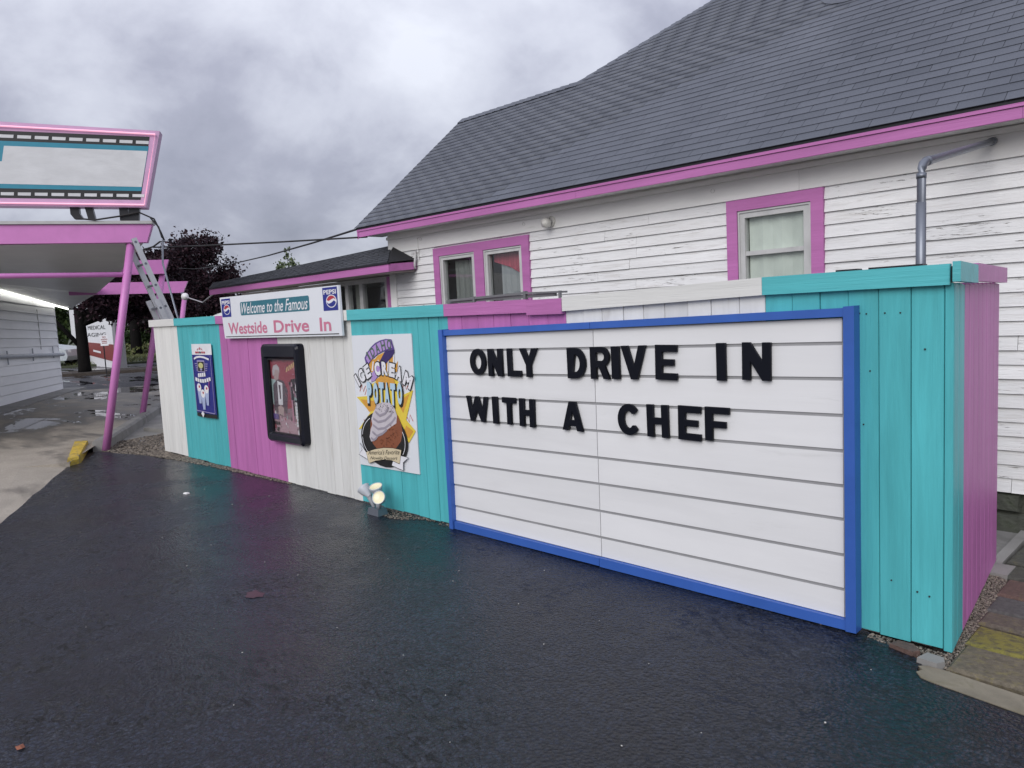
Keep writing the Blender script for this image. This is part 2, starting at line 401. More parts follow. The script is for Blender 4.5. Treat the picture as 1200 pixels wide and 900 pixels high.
# ------------------------------------------------------------------ ground
WD = Vector((-.88148, .47222, 0)); UD = Vector((.47222, .88148, 0))     # along the drive-in building, and across it
LOT0 = Vector((-10.29, 2.42, 0))
def st(s, t, z=0.): return LOT0+WD*s+UD*t+Vector((0, 0, z))
G().poly([(-900, -900, -.10), (900, -900, -.10), (900, 900, -.10), (-900, 900, -.10)]).build('ground', M_EARTH, kind='structure')
def jag(a, b, n, amp):
    a, b = Vector(a), Vector(b); d = (b-a); nn = Vector((-d.y, d.x)).normalized()
    return [tuple((a+d*(k/n)+nn*R_.uniform(-amp, amp))) for k in range(n)]
edge = [(12, -9.32), (-7.74, 1.26)]
asph = [(12, -9.32)]+jag((-4, -.75), (-7.74, 1.26), 8, .012)+jag((-7.74, 1.26), (-10.29, 2.42), 12, .012)+[(-10.29, 2.42), (-10.42, 2.62), (-11.2, 3.0)]
asph += jag((-11.2, 3.02), (-10.16, 3.30), 10, .015)+jag((-10.16, 3.30), (-8.6, 3.50), 14, .015)+jag((-8.6, 3.50), (-6.9, 3.60), 14, .012)
asph += [(-6.9, 3.60), (-1.35, 3.60)]+jag((-1.3, 3.56), (-1.03, 3.42), 5, .015)+jag((-1.03, 3.40), (-1.02, 3.27), 4, .02)+jag((-1.0, 3.262), (-.60, 3.205), 12, .006)+[(3, 2.7), (12, 1.4)]
G().poly([(p[0], p[1], 0.) for p in asph]).build('asphalt_driveway', M_ASPH, kind='structure')
# concrete lot beside the drive-in building: flush with the asphalt near us, a step above the gravel farther on
g = G(); tc_ = [.5, .0, -.5, -16]
for s0, s1, z0, z1 in ((-26, -2.4, -.004, -.004), (-2.4, 0, -.004, .05)):
    for k in range(3):
        za0, zb0, za1, zb1 = ((-.004,)*4, (-.004, z0, -.004, z1), (z0, z0, z1, z1))[k]
        g.add([st(s0, tc_[k], za0), st(s1, tc_[k], za1), st(s1, tc_[k+1], zb1), st(s0, tc_[k+1], zb0)], [(0, 1, 2, 3)])
for s0, s1, z0, z1 in ((0, .6, .05, .06), (.6, 6, .06, .06), (6, 13.1, .06, .05)):
    g.add([st(s0, .03, z0), st(s1, .03, z1), st(s1, -16, z1), st(s0, -16, z0)], [(0, 1, 2, 3)])
g.add([st(0, -.5, .05), st(0, .03, .05), st(0, .03, -.03), st(0, -.5, -.03)], [(0, 1, 2, 3)])
g.build('concrete_lot', M_LOT, kind='structure')
G().box((-24, 2.2, -.3), (-.9, 5.9, -.03)).build('gravel_base', M_SOIL, kind='structure')
G().poly([st(13.1, -40, -.03), st(60, -40, -.03), st(60, 40, -.03), st(13.1, 40, -.03)]).build('road', M_ROAD, kind='structure')
G().prism([st(22.8, -14, -.05), st(24.9, -14, -.05), st(24.9, 30, -.05), st(22.8, 30, -.05)], (0, 0, .13)).build('kerbed_median', M_SOIL, kind='structure')
G().prism([st(31.5, -40, -.05), st(64, -40, -.05), st(64, 3.5, -.05), st(31.5, 2.2, -.05)], (0, 0, .12)).build('grass_verge', M_EARTH, kind='structure')
# kerb between the lot and the gravel
kerb = structure('kerb', tuple(st(0, 0)))
def kerb_block(s0, s1, m, name, t0=.0, t1=.17, zt=.125, par=kerb):
    prof = [(t0, -.05), (t0, zt-.02), (t0+.02, zt), (t1-.03, zt), (t1, zt-.03), (t1+.012, -.05)]
    a = [tuple(st(s0, t, z)) for t, z in prof]; b = [tuple(st(s1, t, z)) for t, z in prof]
    return G().hexa(a, b).build(name, m, par)
kp = [(-10.30, 2.425), (-10.40, 2.58), (-11.72, 3.05), (-11.84, 2.91)]; q = G()
def inset(i, d, z): c = Vector((sum(p[0] for p in kp)/4, sum(p[1] for p in kp)/4)); v = Vector(kp[i]); w_ = v+(c-v).normalized()*d; return (w_.x, w_.y, z)
lo = [(x, y, -.05) for x, y in kp]; m1 = [inset(i, .012, (.055, .055, .085, .085)[i]) for i in range(4)]; m2 = [inset(i, .05, (.085, .082, .108, .108)[i]) for i in range(4)]
q.add(lo+m1+m2, [(0, 1, 5, 4), (1, 2, 6, 5), (2, 3, 7, 6), (3, 0, 4, 7), (4, 5, 9, 8), (5, 6, 10, 9), (6, 7, 11, 10), (7, 4, 8, 11), (8, 9, 10, 11)])
q.build('painted_kerb_block', M_YELLOW, kerb)['label'] = 'yellow painted kerb end'
ss = [1.25, 2.6, 4.4, 6.3, 8.4, 10.6, 13.0]
for a, b in zip(ss, ss[1:]): kerb_block(a, b-.012, M_CONC, 'kerb_block', zt=.13+R_.uniform(-.01, .01))
G().prism([(-12.9, 4.18, -.04), (-12.2, 4.3, -.04), (-11.2, 4.75, -.04), (-11.3, 5.0, -.04), (-12.6, 5.2, -.04), (-13.2, 4.7, -.04)], (0, 0, .075)).build('broken_slab', M_CONC, kind='structure')
# pebbles
def rock_mesh():
    vs = []; fs = []
    t = (1+5**.5)/2
    base = [(-1, t, 0), (1, t, 0), (-1, -t, 0), (1, -t, 0), (0, -1, t), (0, 1, t), (0, -1, -t), (0, 1, -t), (t, 0, -1), (t, 0, 1), (-t, 0, -1), (-t, 0, 1)]
    F = [(0, 11, 5), (0, 5, 1), (0, 1, 7), (0, 7, 10), (0, 10, 11), (1, 5, 9), (5, 11, 4), (11, 10, 2), (10, 7, 6), (7, 1, 8), (3, 9, 4), (3, 4, 2), (3, 2, 6), (3, 6, 8), (3, 8, 9), (4, 9, 5), (2, 4, 11), (6, 2, 10), (8, 6, 7), (9, 8, 1)]
    return np.array(base)/1.9, np.array(F)
RV, RF = rock_mesh()
def in_poly(x, y, poly):
    c = False; n = len(poly)
    for i in range(n):
        x0, y0 = poly[i]; x1, y1 = poly[(i+1) % n]
        if (y0 > y) != (y1 > y) and x < (x1-x0)*(y-y0)/(y1-y0)+x0: c = not c
    return c
def pebbles(name, regions, mat, seed, label=None):
    rng = np.random.default_rng(seed); V_ = []; F_ = []; o = 0
    for poly, n, s0, s1, z in regions:
        xs = [p[0] for p in poly]; ys = [p[1] for p in poly]; k = 0
        while k < n:
            x = rng.uniform(min(xs), max(xs)); y = rng.uniform(min(ys), max(ys))
            if not in_poly(x, y, poly): continue
            k += 1; sz = s0*(s1/s0)**(rng.random()**2)
            sc = np.array([sz*rng.uniform(.8, 1.4), sz*rng.uniform(.7, 1.1), sz*rng.uniform(.45, .8)])
            a = rng.uniform(0, 6.28); ca, sa = math.cos(a), math.sin(a)
            v = RV*sc*(1+rng.uniform(-.18, .18, RV.shape)); v = np.stack([v[:, 0]*ca-v[:, 1]*sa, v[:, 0]*sa+v[:, 1]*ca, v[:, 2]], 1)+np.array([x, y, z])
            V_.append(v); F_.append(RF+o); o += len(RV)
    return ngrid(name, np.concatenate(V_), np.concatenate(F_), mat, kind='stuff')
pebbles('gravel', [
    ([(-11.15, 3.05), (-10.2, 3.3), (-10.3, 3.62), (-10.6, 4.4), (-12.2, 4.25), (-12.0, 3.5)], 2600, .008, .022, -.012),
    ([(-12.2, 4.25), (-10.6, 4.4), (-11, 5.6), (-16.5, 6.6), (-16.7, 5.9)], 1500, .01, .026, -.012),
    ([(-10.4, 3.3), (-8.6, 3.49), (-8.6, 3.575), (-10.4, 3.575)], 1500, .007, .018, .0),
    ([(-8.6, 3.48), (-6.9, 3.55), (-6.9, 3.59), (-8.6, 3.59)], 700, .006, .015, .003),
    ([(-5.3, 3.44), (-4.9, 3.40), (-4.7, 3.52), (-4.5, 3.57), (-5.3, 3.57)], 420, .004, .011, .003),
    ([(-4.5, 3.53), (-1.35, 3.53), (-1.35, 3.57), (-4.5, 3.57)], 360, .004, .012, .002),
    ([(-.965, 3.42), (-.92, 3.40), (-.99, 4.7), (-1.11, 4.8), (-1.06, 4.4)], 2600, .003, .009, -.004),
    ([(-1.3, 3.52), (-.98, 3.44), (-.97, 3.56), (-1.3, 3.57)], 420, .003, .009, .0)], M_PEBBLE, 3)
# grit scattered over the asphalt
gr = []
pebbles('grit', [([(-7.5, 1.8), (-8.6, 3.3), (-1.2, 3.4), (-.9, 2.5), (-1.8, .9), (-4.3, .2)], 70, .002, .0055, .003)], flat('pale_grit', (.45, .44, .42), .7), 11)
tag(G().hexa([(-7.43, 2.71, .001), (-7.37, 2.72, .001), (-7.375, 2.755, .001), (-7.43, 2.75, .001)], [(-7.42, 2.715, .014), (-7.38, 2.725, .02), (-7.38, 2.75, .016), (-7.425, 2.745, .012)]).build('paper_scrap', flat('white_paper', (.75, .75, .75), .8), loc=(-7.4, 2.73, 0)), 'small white paper scrap lying on the asphalt before the pink boards', 'litter')
lf = G(); lp = [(-3.42, .53), (-3.405, .545), (-3.385, .548), (-3.365, .535), (-3.385, .52), (-3.405, .518)]
lf.add([(-3.39, .532, .012)]+[(x, y, .003+.008*(k % 2)) for k, (x, y) in enumerate(lp)], [(0, k+1, (k+1) % 6+1) for k in range(6)])
tag(lf.build('fallen_leaf', flat('brown_leaf', (.22, .07, .035), .6), loc=(-3.39, .53, 0)), 'small brown fallen leaf on the wet asphalt near the camera', 'leaf')
stn = G(); stn.poly([(-4.23+.085*math.cos(a)*R_.uniform(.6, 1.2), 1.9+.05*math.sin(a)*R_.uniform(.6, 1.2), .004) for a in np.linspace(0, 6.0, 16)]).build('asphalt_stain', flat('dark_red_stain', (.045, .010, .016), .35), kind='structure')
# yard behind the fence, slab by the house, pavers and the concrete edging strip
G().poly([(-24, 3.64, -.02), (-1.06, 3.64, -.02), (-1.14, 5.0, -.02), (-1.14, 5.76, -.02), (-24, 5.9, -.02)]).build('yard_ground', M_CONC, kind='structure')
G().box((-1.135, 4.95, -.2), (-1.075, 5.76, .004)).build('patio_slab', M_CONC, kind='structure')
G().box((-1.12, 4.74, -.2), (-1.0, 4.93, .012)).build('small_concrete_block', M_CONC, kind='structure')
g = G(); a = [(-.99, 3.262), (-.95, 3.25), (-.6, 3.195), (2.0, 2.80)]; b = [(2.0, 3.02), (-.62, 3.345), (-.93, 3.385), (-1.0, 3.385), (-1.03, 3.36), (-1.005, 3.335), (-1.02, 3.30)]
g.prism([(p[0], p[1], -.1) for p in a+b], (0, 0, .104)).build('concrete_edging', paint('edging_concrete', (.21, .185, .14), .85, .2, ns=(8, 8, 8), bs=(90, 90, 90), bump=.7, dirt=((.16, .14, .09), .55, (7, 7, 7))), kind='structure')
pav = structure('brick_path', (-.8, 4.0, 0))
def paver_mat(name, c, moss, amt):
    return paint(name, c, .62, .35, ns=(40, 40, 40), bs=(70, 70, 70), bump=1.0, bdist=.006, dirt=(moss, amt-.05, (26, 34, 26)), fine=.4)
pm = [paver_mat('paver_brown_moss', (.125, .105, .075), (.20, .17, .07), .56), paver_mat('paver_yellow_moss', (.11, .095, .05), (.24, .21, .035), .44), paver_mat('paver_brown', (.115, .095, .075), (.20, .17, .05), .60),
      paver_mat('paver_grey', (.09, .088, .085), (.12, .11, .06), .66), paver_mat('paver_red', (.12, .075, .062), (.15, .12, .06), .66), paver_mat('paver_dark', (.07, .072, .06), (.10, .10, .05), .6)]
rows = [3.392, 3.706, 3.966, 4.172, 4.43, 4.73, 4.98, 5.24, 5.5, 5.75]
for k in range(9):
    y0, y1 = rows[k]+.015, rows[k+1]-.015; xl = -.935-.07*(k/5) if k < 5 else -1.06
    sh = .18 if k % 2 else 0
    xs = [xl, -.45-sh, .15-sh, .75-sh]
    for c in range(3):
        e = .014; zt = R_.uniform(.004, .016); x0, x1 = xs[c], xs[c+1]-.012; sk = .045
        lo = [(x0, y0, -.15), (x1, y0-sk*(c+1)*.6, -.15), (x1, y1-sk*(c+1)*.6, -.15), (x0, y1, -.15)]
        mid = [(p[0], p[1], zt-e) for p in lo]; cx = sum(p[0] for p in lo)/4; cy = sum(p[1] for p in lo)/4
        top = [(p[0]+math.copysign(e, cx-p[0]), p[1]+math.copysign(e, cy-p[1]), zt) for p in lo]
        q = G(); q.add(lo+mid+top, [(0, 1, 5, 4), (1, 2, 6, 5), (2, 3, 7, 6), (3, 0, 4, 7), (4, 5, 9, 8), (5, 6, 10, 9), (6, 7, 11, 10), (7, 4, 8, 11), (8, 9, 10, 11)])
        q.build('paver', pm[min(k, 5)], pav)
G().box((-1.0, 3.3, -.3), (2, 5.75, -.05)).build('path_bed', M_DARK, kind='structure')

def chip(pts, h, m, name, label): 
    c = Vector((sum(p[0] for p in pts)/len(pts), sum(p[1] for p in pts)/len(pts), 0))
    lo = [(x, y, -.02) for x, y in pts]; hi = [tuple(Vector((x, y, h+.006*math.sin(9*x+5*y)))*.94+Vector((c.x, c.y, h))*.06) for x, y in pts]
    tag(G().hexa(lo, hi).build(name, m, loc=(c.x, c.y, 0)), label, 'stone')
chip([(-1.05, 3.395), (-.965, 3.385), (-.945, 3.43), (-.96, 3.47), (-1.03, 3.475)], .018, M_CONC, 'stone_chip', 'small grey concrete chip at the foot of the teal corner board')
chip([(-1.19, 3.475), (-1.08, 3.44), (-1.055, 3.475), (-1.10, 3.53), (-1.17, 3.53)], .016, pm[4], 'stone_chip', 'flat reddish brown stone chip tucked under the teal boards')
# ------------------------------------------------------------------ the painted board fence
YW = 3.575
CAPTOP = [(-10.40, 1.735), (-8.34, 1.726), (-5.61, 1.691), (-4.30, 1.684), (-3.14, 1.679), (-1.80, 1.711), (-.9, 1.711)]
def ztop(x): return interp(x, CAPTOP)
fence = thing('board_fence', (-5.6, 3.6, 0), 'long board fence painted in teal, pink and white vertical bands', 'fence')
def plank(a, b, nrm, t, zb, zta, ztb, mat, name='plank', par=fence, z1=None):
    """vertical board from a to b (plan), face at a-b, body behind it; eased front edges"""
    a, b, nrm = Vector((*a, 0)), Vector((*b, 0)), Vector((*nrm, 0)); d = (b-a).normalized(); e = .0028
    sec = [(a-nrm*t, 0), (a-nrm*e, 0), (a+d*e, 0), (b-d*e, 1), (b-nrm*e, 1), (b-nrm*t, 1)]
    zb2 = zb if z1 is None else z1
    lo = [tuple(p+Vector((0, 0, (zb, zb2)[k]))) for p, k in sec]; hi = [tuple(p+Vector((0, 0, (zta, ztb)[k]))) for p, k in sec]
    return G().hexa(lo, hi).build(name, mat, par)
bands = [(-10.28, -9.50, M_WHITE, 4, None), (-9.50, -8.277, M_TEAL, 8, None), (-8.277, -6.955, M_PINK, 8, None), (-6.955, -5.607, M_WHITE, 9, None),
         (-5.607, -4.303, M_TEAL, 0, [-5.435, -5.29, -5.152, -5.003, -4.796, -4.662, -4.524, -4.409]), (-4.303, -3.141, M_PINK, 7, None), (-3.141, -1.806, M_WHITE, 9, None), (-1.806, -.995, M_TEAL, 0, [-1.665, -1.53, -1.397, -1.263, -1.128])]
for x0, x1, m, n, cuts in bands:
    if cuts is None:
        w = (x1-x0)/n; cuts = [x0+w*k+R_.uniform(-.012, .012) for k in range(1, n)]
    ed = [x0]+cuts+[x1]
    for a, b in zip(ed, ed[1:]):
        dy = R_.uniform(-.003, .003); zb = .010+R_.uniform(-.005, .005)
        gp = R_.choice((.0010, .0012, .0021)); plank((a+gp, YW+dy), (b-gp, YW+dy), (0, -1), .02, zb, ztop(a)-.07, ztop(b)-.07, m)
# corner board, end boards, caps, backing frame
EC = Vector((-.957, 3.582)); ED = (Vector((-1.11, 5.0))-EC).normalized(); EN = (ED.y, -ED.x)
def ep(t): q = EC+ED*t; return (q.x, q.y)
plank((-.992, YW-.004), (-.958, YW-.004), (0, -1), .02, .006, 1.63, 1.63, M_TEAL, 'corner_board')
cuts = [.0, .118, .255, .375, .51, .655, .79, .93, 1.07, 1.21, 1.42]
for k, (a, b) in enumerate(zip(cuts, cuts[1:])):
    plank(ep(a+.002), ep(b-.002), EN, .02, .010+R_.uniform(-.004, .004), 1.63, 1.62, M_TEAL if k < 2 else M_PINK, z1=.010)
capcuts = [(-10.353, -9.50, M_WHITEH), (-9.50, -8.29, M_TEALH), (-8.29, -6.955, M_PINKH), (-6.955, -5.607, M_WHITEH), (-5.607, -4.303, M_TEALH), (-4.303, -3.45, M_PINKH), (-3.45, -3.141, M_PINKH), (-3.141, -1.806, M_WHITEH), (-1.806, -.966, M_TEALH)]
for k, (a, b, m) in enumerate(capcuts):
    dz = -.006 if k == 6 else 0; dy = -.004 if k == 6 else 0; h = .098 if k == 6 else .088
    y0, y1 = YW-.032+dy, YW-.003
    lo = [(a+.001, y0, ztop(a)-h+dz), (b-.001, y0, ztop(b)-h+dz), (b-.001, y1, ztop(b)-h+dz), (a+.001, y1, ztop(a)-h+dz)]
    hi = [(a+.001, y0, ztop(a)+dz), (b-.001, y0, ztop(b)+dz), (b-.001, y1, ztop(b)+dz), (a+.001, y1, ztop(a)+dz)]
    G().hexa(lo, hi).build('cap_board', m, fence)
def endcap(t0, t1, m):
    n = Vector((*EN, 0)); a = Vector((*ep(t0), 0))+n*.032; b = Vector((*ep(t1), 0))+n*.032
    lo = [a+Vector((0, 0, 1.635)), b+Vector((0, 0, 1.627)), b-n*.03+Vector((0, 0, 1.627)), a-n*.03+Vector((0, 0, 1.635))]
    G().hexa([tuple(p) for p in lo], [tuple(p+Vector((0, 0, .083))) for p in lo]).build('cap_board', m, fence)
G().box((-.99, YW-.012, 1.634), (-.955, YW+.04, 1.70)).build('slot_shade_block', M_DARK, fence)  # added dark block; its colour stands for the shade in the cap slot
endcap(-.074, .40, M_TEALH); endcap(.402, 1.47, M_PINKH)
g = G(); g.box((-10.27, YW+.024, .05), (-1.0, YW+.055, 1.60))
g.build('backing_panel', M_DARK, fence)
n = Vector((*EN, 0)); a = Vector((*ep(.05), .05))-n*.024; b = Vector((*ep(1.41), .05))-n*.024
G().hexa([tuple(p) for p in (a, b, b-n*.03, a-n*.03)], [tuple(p+Vector((0, 0, 1.55))) for p in (a, b, b-n*.03, a-n*.03)]).build('backing_panel', M_DARK, fence)
g = G(); g.box((-10.34, YW+.022, 1.60), (-.985, YW+.09, 1.668)); g.build('top_rail', M_WHITEH, fence)
g = G()
for x, z in ((-1.345, 1.515), (-1.315, 1.512), (-1.235, 1.513), (-1.17, 1.512), (-1.07, 1.35), (-1.30, 1.25), (-1.21, .28), (-1.10, .25), (-1.05, .24), (-1.33, 1.0)):
    g.box((x-.003, YW-.005, z-.003), (x+.003, YW+.01, z+.003))
g.build('nail_heads', M_DARK, fence)

# ------------------------------------------------------------------ marquee sign on the fence
sign = thing('marquee_sign', (-2.87, 3.56, 0), 'wide white reader board sign in a blue frame on the fence', 'sign')
gl = [0.055, .170, .334, .501, .667, .833, 1.001, 1.168, 1.339, 1.455]; gr_ = [.050, .195, .365, .540, .702, .870, 1.039, 1.212, 1.379, 1.505]
def zl(k, x): return lerp(gl[k], gr_[k], (x+4.345)/(4.345-1.415))
for xa, xb in ((-4.345, -2.903), (-2.897, -1.415)):
    for k in range(9):
        y0 = 3.552; lo = []; hi = []
        for x in (xa, xb):
            z0, z1 = zl(k, x)+.009, zl(k+1, x)-.008
            lo.append([(x, y0-.009, z0), (x, y0-.006, z1), (x, y0+.004, z1), (x, y0+.004, z0)])
        G().hexa(lo[0], lo[1]).build('siding_strip', M_PANEL, sign)
G().box((-4.35, 3.549, .03), (-1.40, 3.566, 1.49)).build('sign_back', flat('grey_sign_back', (.30, .30, .31), .5), sign)
def rail(p, d, name='frame_rail'): G().prism(p, d).build(name, M_BLUE, sign)
FY = 3.505
def topz(x): return lerp(1.497, 1.548, (x+4.37)/3.0)
for a, b in ((-4.288, -2.902), (-2.898, -1.396)):
    rail([(a, FY+.012, topz(a)-.044), (b, FY+.012, topz(b)-.044), (b, FY+.012, topz(b)-.004), (a, FY+.012, topz(a)-.004)], (0, .058, 0))
    rail([(a, FY+.012, .002), (b, FY+.012, .006), (b, FY+.012, .056), (a, FY+.012, .058)], (0, .058, 0))
rail([(-4.335, FY, 0.0), (-4.296, FY, 0.0), (-4.290, FY, 1.50), (-4.335, FY, 1.498)], (0, .067, 0))
rail([(-1.394, FY, .006), (-1.345, FY, .008), (-1.345, FY, 1.552), (-1.394, FY, 1.55)], (0, .067, 0))
# letters: heavy block capitals, each one hung on the tracks
def arc(cx, cy, rx, ry, a0, a1, n=14): return [(cx+rx*math.cos(math.radians(a0+(a1-a0)*k/n)), cy+ry*math.sin(math.radians(a0+(a1-a0)*k/n))) for k in range(n+1)]
def glyph(c, w):
    s = .045/.187; sx = min(.043/w, .31)     # stroke across height / across width (unit box)
    if c == 'I': return [[(0, 0), (1, 0), (1, 1), (0, 1)]]
    if c == 'O': return [arc(.5, .5, .5, .5, 0, 360, 28)[:-1], arc(.5, .5, .5-sx*.95, .5-s*.86, 0, 360, 24)[:-1]]
    if c == 'D': return [[(0, 0), (.45, 0)]+arc(.45, .5, .55, .5, -90, 90)[1:]+[(0, 1)], [(sx, s*.85), (.42, s*.85)]+arc(.42, .5, .58-sx, .5-s*.85, -90, 90)[1:]]
    if c == 'C': return [arc(.52, .5, .52, .5, 38, 322, 24)+[(.80, .31)]+arc(.52, .5, .52-sx, .5-s*.9, 318, 42, 20)+[(.80, .69)]]
    if c == 'L': return [[(0, 0), (1, 0), (1, s*.85), (sx, s*.85), (sx, 1), (0, 1)]]
    if c == 'N': return [[(0, 0), (sx, 0), (sx, .52), (1-sx*1.0, 0), (1, 0), (1, 1), (1-sx, 1), (1-sx, .48), (sx*1.0, 1), (0, 1)]]
    if c == 'Y': return [[(.5-sx/2, 0), (.5+sx/2, 0), (.5+sx/2, .42), (1, 1), (1-sx*1.15, 1), (.5, .62), (sx*1.15, 1), (0, 1), (.5-sx/2, .42)]]
    if c == 'V': return [[(.5-sx*.52, 0), (.5+sx*.52, 0), (1, 1), (1-sx*1.1, 1), (.5, .36), (sx*1.1, 1), (0, 1)]]
    if c == 'E': return [[(0, 0), (1, 0), (1, s*.78), (sx, s*.78), (sx, .5-s*.36), (.86, .5-s*.36), (.86, .5+s*.36), (sx, .5+s*.36), (sx, 1-s*.78), (1, 1-s*.78), (1, 1), (0, 1)]]
    if c == 'F': return [[(0, 0), (sx, 0), (sx, .5-s*.42), (.86, .5-s*.42), (.86, .5+s*.32), (sx, .5+s*.32), (sx, 1-s*.78), (1, 1-s*.78), (1, 1), (0, 1)]]
    if c == 'H': return [[(0, 0), (sx, 0), (sx, .5-s*.4), (1-sx, .5-s*.4), (1-sx, 0), (1, 0), (1, 1), (1-sx, 1), (1-sx, .5+s*.4), (sx, .5+s*.4), (sx, 1), (0, 1)]]
    if c == 'T': return [[(.5-sx/2, 0), (.5+sx/2, 0), (.5+sx/2, 1-s*.8), (1, 1-s*.8), (1, 1), (0, 1), (0, 1-s*.8), (.5-sx/2, 1-s*.8)]]
    if c == 'A': return [[(0, 0), (sx*1.05, 0), (sx*1.28, .17), (1-sx*1.28, .17), (1-sx*1.05, 0), (1, 0), (.5+sx*.62, 1), (.5-sx*.62, 1)], [(.5-.12, .36), (.5, .72), (.5+.12, .36)]]
    if c == 'R': return [[(0, 0), (sx, 0), (sx, .36), (.46, .36), (1-sx*1.05, 0), (1, 0), (.76, .41)]+arc(.60, .69, .40, .31, -62, 90)+[(0, 1)], [(sx, .56)]+arc(.57, .695, .40-sx*.72, .135, -90, 90)+[(sx, .83)]]
    if c == 'W':
        k = sx*.72
        return [[(.5-.26-k/2, 0), (.5-.26+k/2, 0), (.5, .46), (.5+.26-k/2, 0), (.5+.26+k/2, 0), (1, 1), (1-k*1.15, 1), (.5+.255, .42), (.5+k*.5, 1), (.5-k*.5, 1), (.5-.255, .42), (k*1.15, 1), (0, 1)]]
def letter_obj(c, x0, x1, zb, zt, label):
    w = x1-x0; cu = bpy.data.curves.new('letter', 'CURVE'); cu.dimensions = '2D'; cu.fill_mode = 'BOTH'; cu.extrude = .008; cu.bevel_depth = .0008; cu.bevel_resolution = 0
    for pl in glyph(c, w):
        sp = cu.splines.new('POLY'); sp.points.add(len(pl)-1); sp.use_cyclic_u = True
        for k, (px, pz) in enumerate(pl): sp.points[k].co = (px*w, pz*(zt-zb), 0, 1)
    tmp = bpy.data.objects.new('letter', cu); COL.objects.link(tmp); dg = bpy.context.evaluated_depsgraph_get()
    me = bpy.data.meshes.new_from_object(tmp.evaluated_get(dg)); bpy.data.objects.remove(tmp); bpy.data.curves.remove(cu)
    me.transform(Matrix(((1, 0, 0, 0), (0, 0, -1, 0), (0, 1, 0, 0), (0, 0, 0, 1))))
    me.materials.clear(); me.materials.append(M_LETTER); me.name = 'letter'
    o = bpy.data.objects.new('letter', me); COL.objects.link(o); o.location = (x0, 3.529, zb)
    o.rotation_euler = (0, math.radians(R_.uniform(-.8, .8)), 0)
    tag(o, label, 'letter', 'black letters on the reader board')
LET = [('O', -4.013, -3.853, 1.173, 1.356, 'black letter O starting the word ONLY'), ('N', -3.826, -3.686, 1.168, 1.356, 'black letter N between O and L in ONLY'), ('L', -3.635, -3.51, 1.171, 1.359, 'black letter L between N and Y in ONLY'),
       ('Y', -3.518, -3.357, 1.172, 1.360, 'black letter Y ending the word ONLY'), ('D', -3.097, -2.952, 1.173, 1.361, 'black letter D starting the word DRIVE'), ('R', -2.911, -2.768, 1.175, 1.367, 'black letter R between D and I in DRIVE'),
       ('I', -2.75, -2.694, 1.178, 1.37, 'black letter I in the middle of DRIVE'), ('V', -2.676, -2.504, 1.179, 1.373, 'black letter V between I and E in DRIVE'), ('E', -2.442, -2.303, 1.184, 1.378, 'black letter E ending the word DRIVE'),
       ('I', -2.057, -2.005, 1.189, 1.385, 'black letter I starting the word IN, upper line'), ('N', -1.911, -1.759, 1.197, 1.388, 'black letter N ending the upper line, in IN'),
       ('W', -4.078, -3.858, .841, 1.019, 'black letter W starting the word WITH'), ('I', -3.805, -3.757, .837, 1.024, 'black letter I between W and T in WITH'), ('T', -3.707, -3.581, .842, 1.025, 'black letter T between I and H in WITH'),
       ('H', -3.544, -3.407, .839, 1.025, 'black letter H ending the word WITH'), ('A', -3.159, -2.994, .844, 1.025, 'black letter A standing alone between WITH and CHEF'), ('C', -2.718, -2.569, .85, 1.033, 'black letter C starting the word CHEF'),
       ('H', -2.51, -2.368, .854, 1.038, 'black letter H between C and E in CHEF'), ('E', -2.303, -2.164, .856, 1.043, 'black letter E between H and F in CHEF'), ('F', -2.135, -1.993, .865, 1.045, 'black letter F ending the lower line, in CHEF')]
for a in LET: letter_obj(*a)

# ------------------------------------------------------------------ welcome banner on the fence top
M_BWHITE = paint('banner_white', (.66, .68, .72), .35, .03, ns=(2, 2, 2), bs=(8, 8, 8), bump=.05)
M_BTEAL = flat('banner_teal', (.025, .15, .20), .4); M_BPINK = flat('banner_pink', (.55, .17, .27), .4)
M_NAVY = flat('print_navy', (.012, .022, .22), .4); M_RED = flat('print_red', (.42, .03, .05), .4); M_PWHITE = flat('print_white', (.72, .72, .75), .4)
M_BLK = flat('print_black', (.012, .012, .014), .4)
ban = thing('welcome_banner', (-6.85, 3.53, 1.47), 'white panel sign reading Welcome to the Famous Westside Drive In', 'sign')
BY = 3.515
G().hexa([(-8.055, BY, 1.916), (-8.005, BY, 1.474), (-5.652, BY, 1.473), (-5.66, BY, 1.908)][::-1], [(-8.055, BY+.022, 1.916), (-8.005, BY+.022, 1.474), (-5.652, BY+.022, 1.473), (-5.66, BY+.022, 1.908)][::-1]).build('sign_panel', M_BWHITE, ban)
g = G(); y = BY-.0015
def rrect(x0, x1, z0, z1, r, skew=0, n=4):
    p = []
    for cx, cz, a in ((x1-r, z0+r, -90), (x1-r, z1-r, 0), (x0+r, z1-r, 90), (x0+r, z0+r, 180)):
        p += arc(cx, cz, r, r, a, a+90, n)
    return p
g.poly(xz(rrect(-7.572, -6.166, 1.709, 1.846, .02), y), 0)
put_text(g, 'Welcome to the Famous', (-7.545, y-.0012, 1.722), (1.355, 0, .0), (0, 0, .112), 1, bold=.006, shear=.38)
for s, xa, xb in (('Westside', -7.895, -7.015), ('Drive', -6.875, -6.20), ('In', -6.01, -5.82)):
    put_text(g, s, (xa, y-.0004, 1.517), (xb-xa, 0, 0), (0, 0, .122), 2, bold=.020)
g.prism(xz([(-7.97, 1.488), (-5.70, 1.487), (-5.70, 1.495), (-7.97, 1.496)], y), (0, -.001, 0), 3)
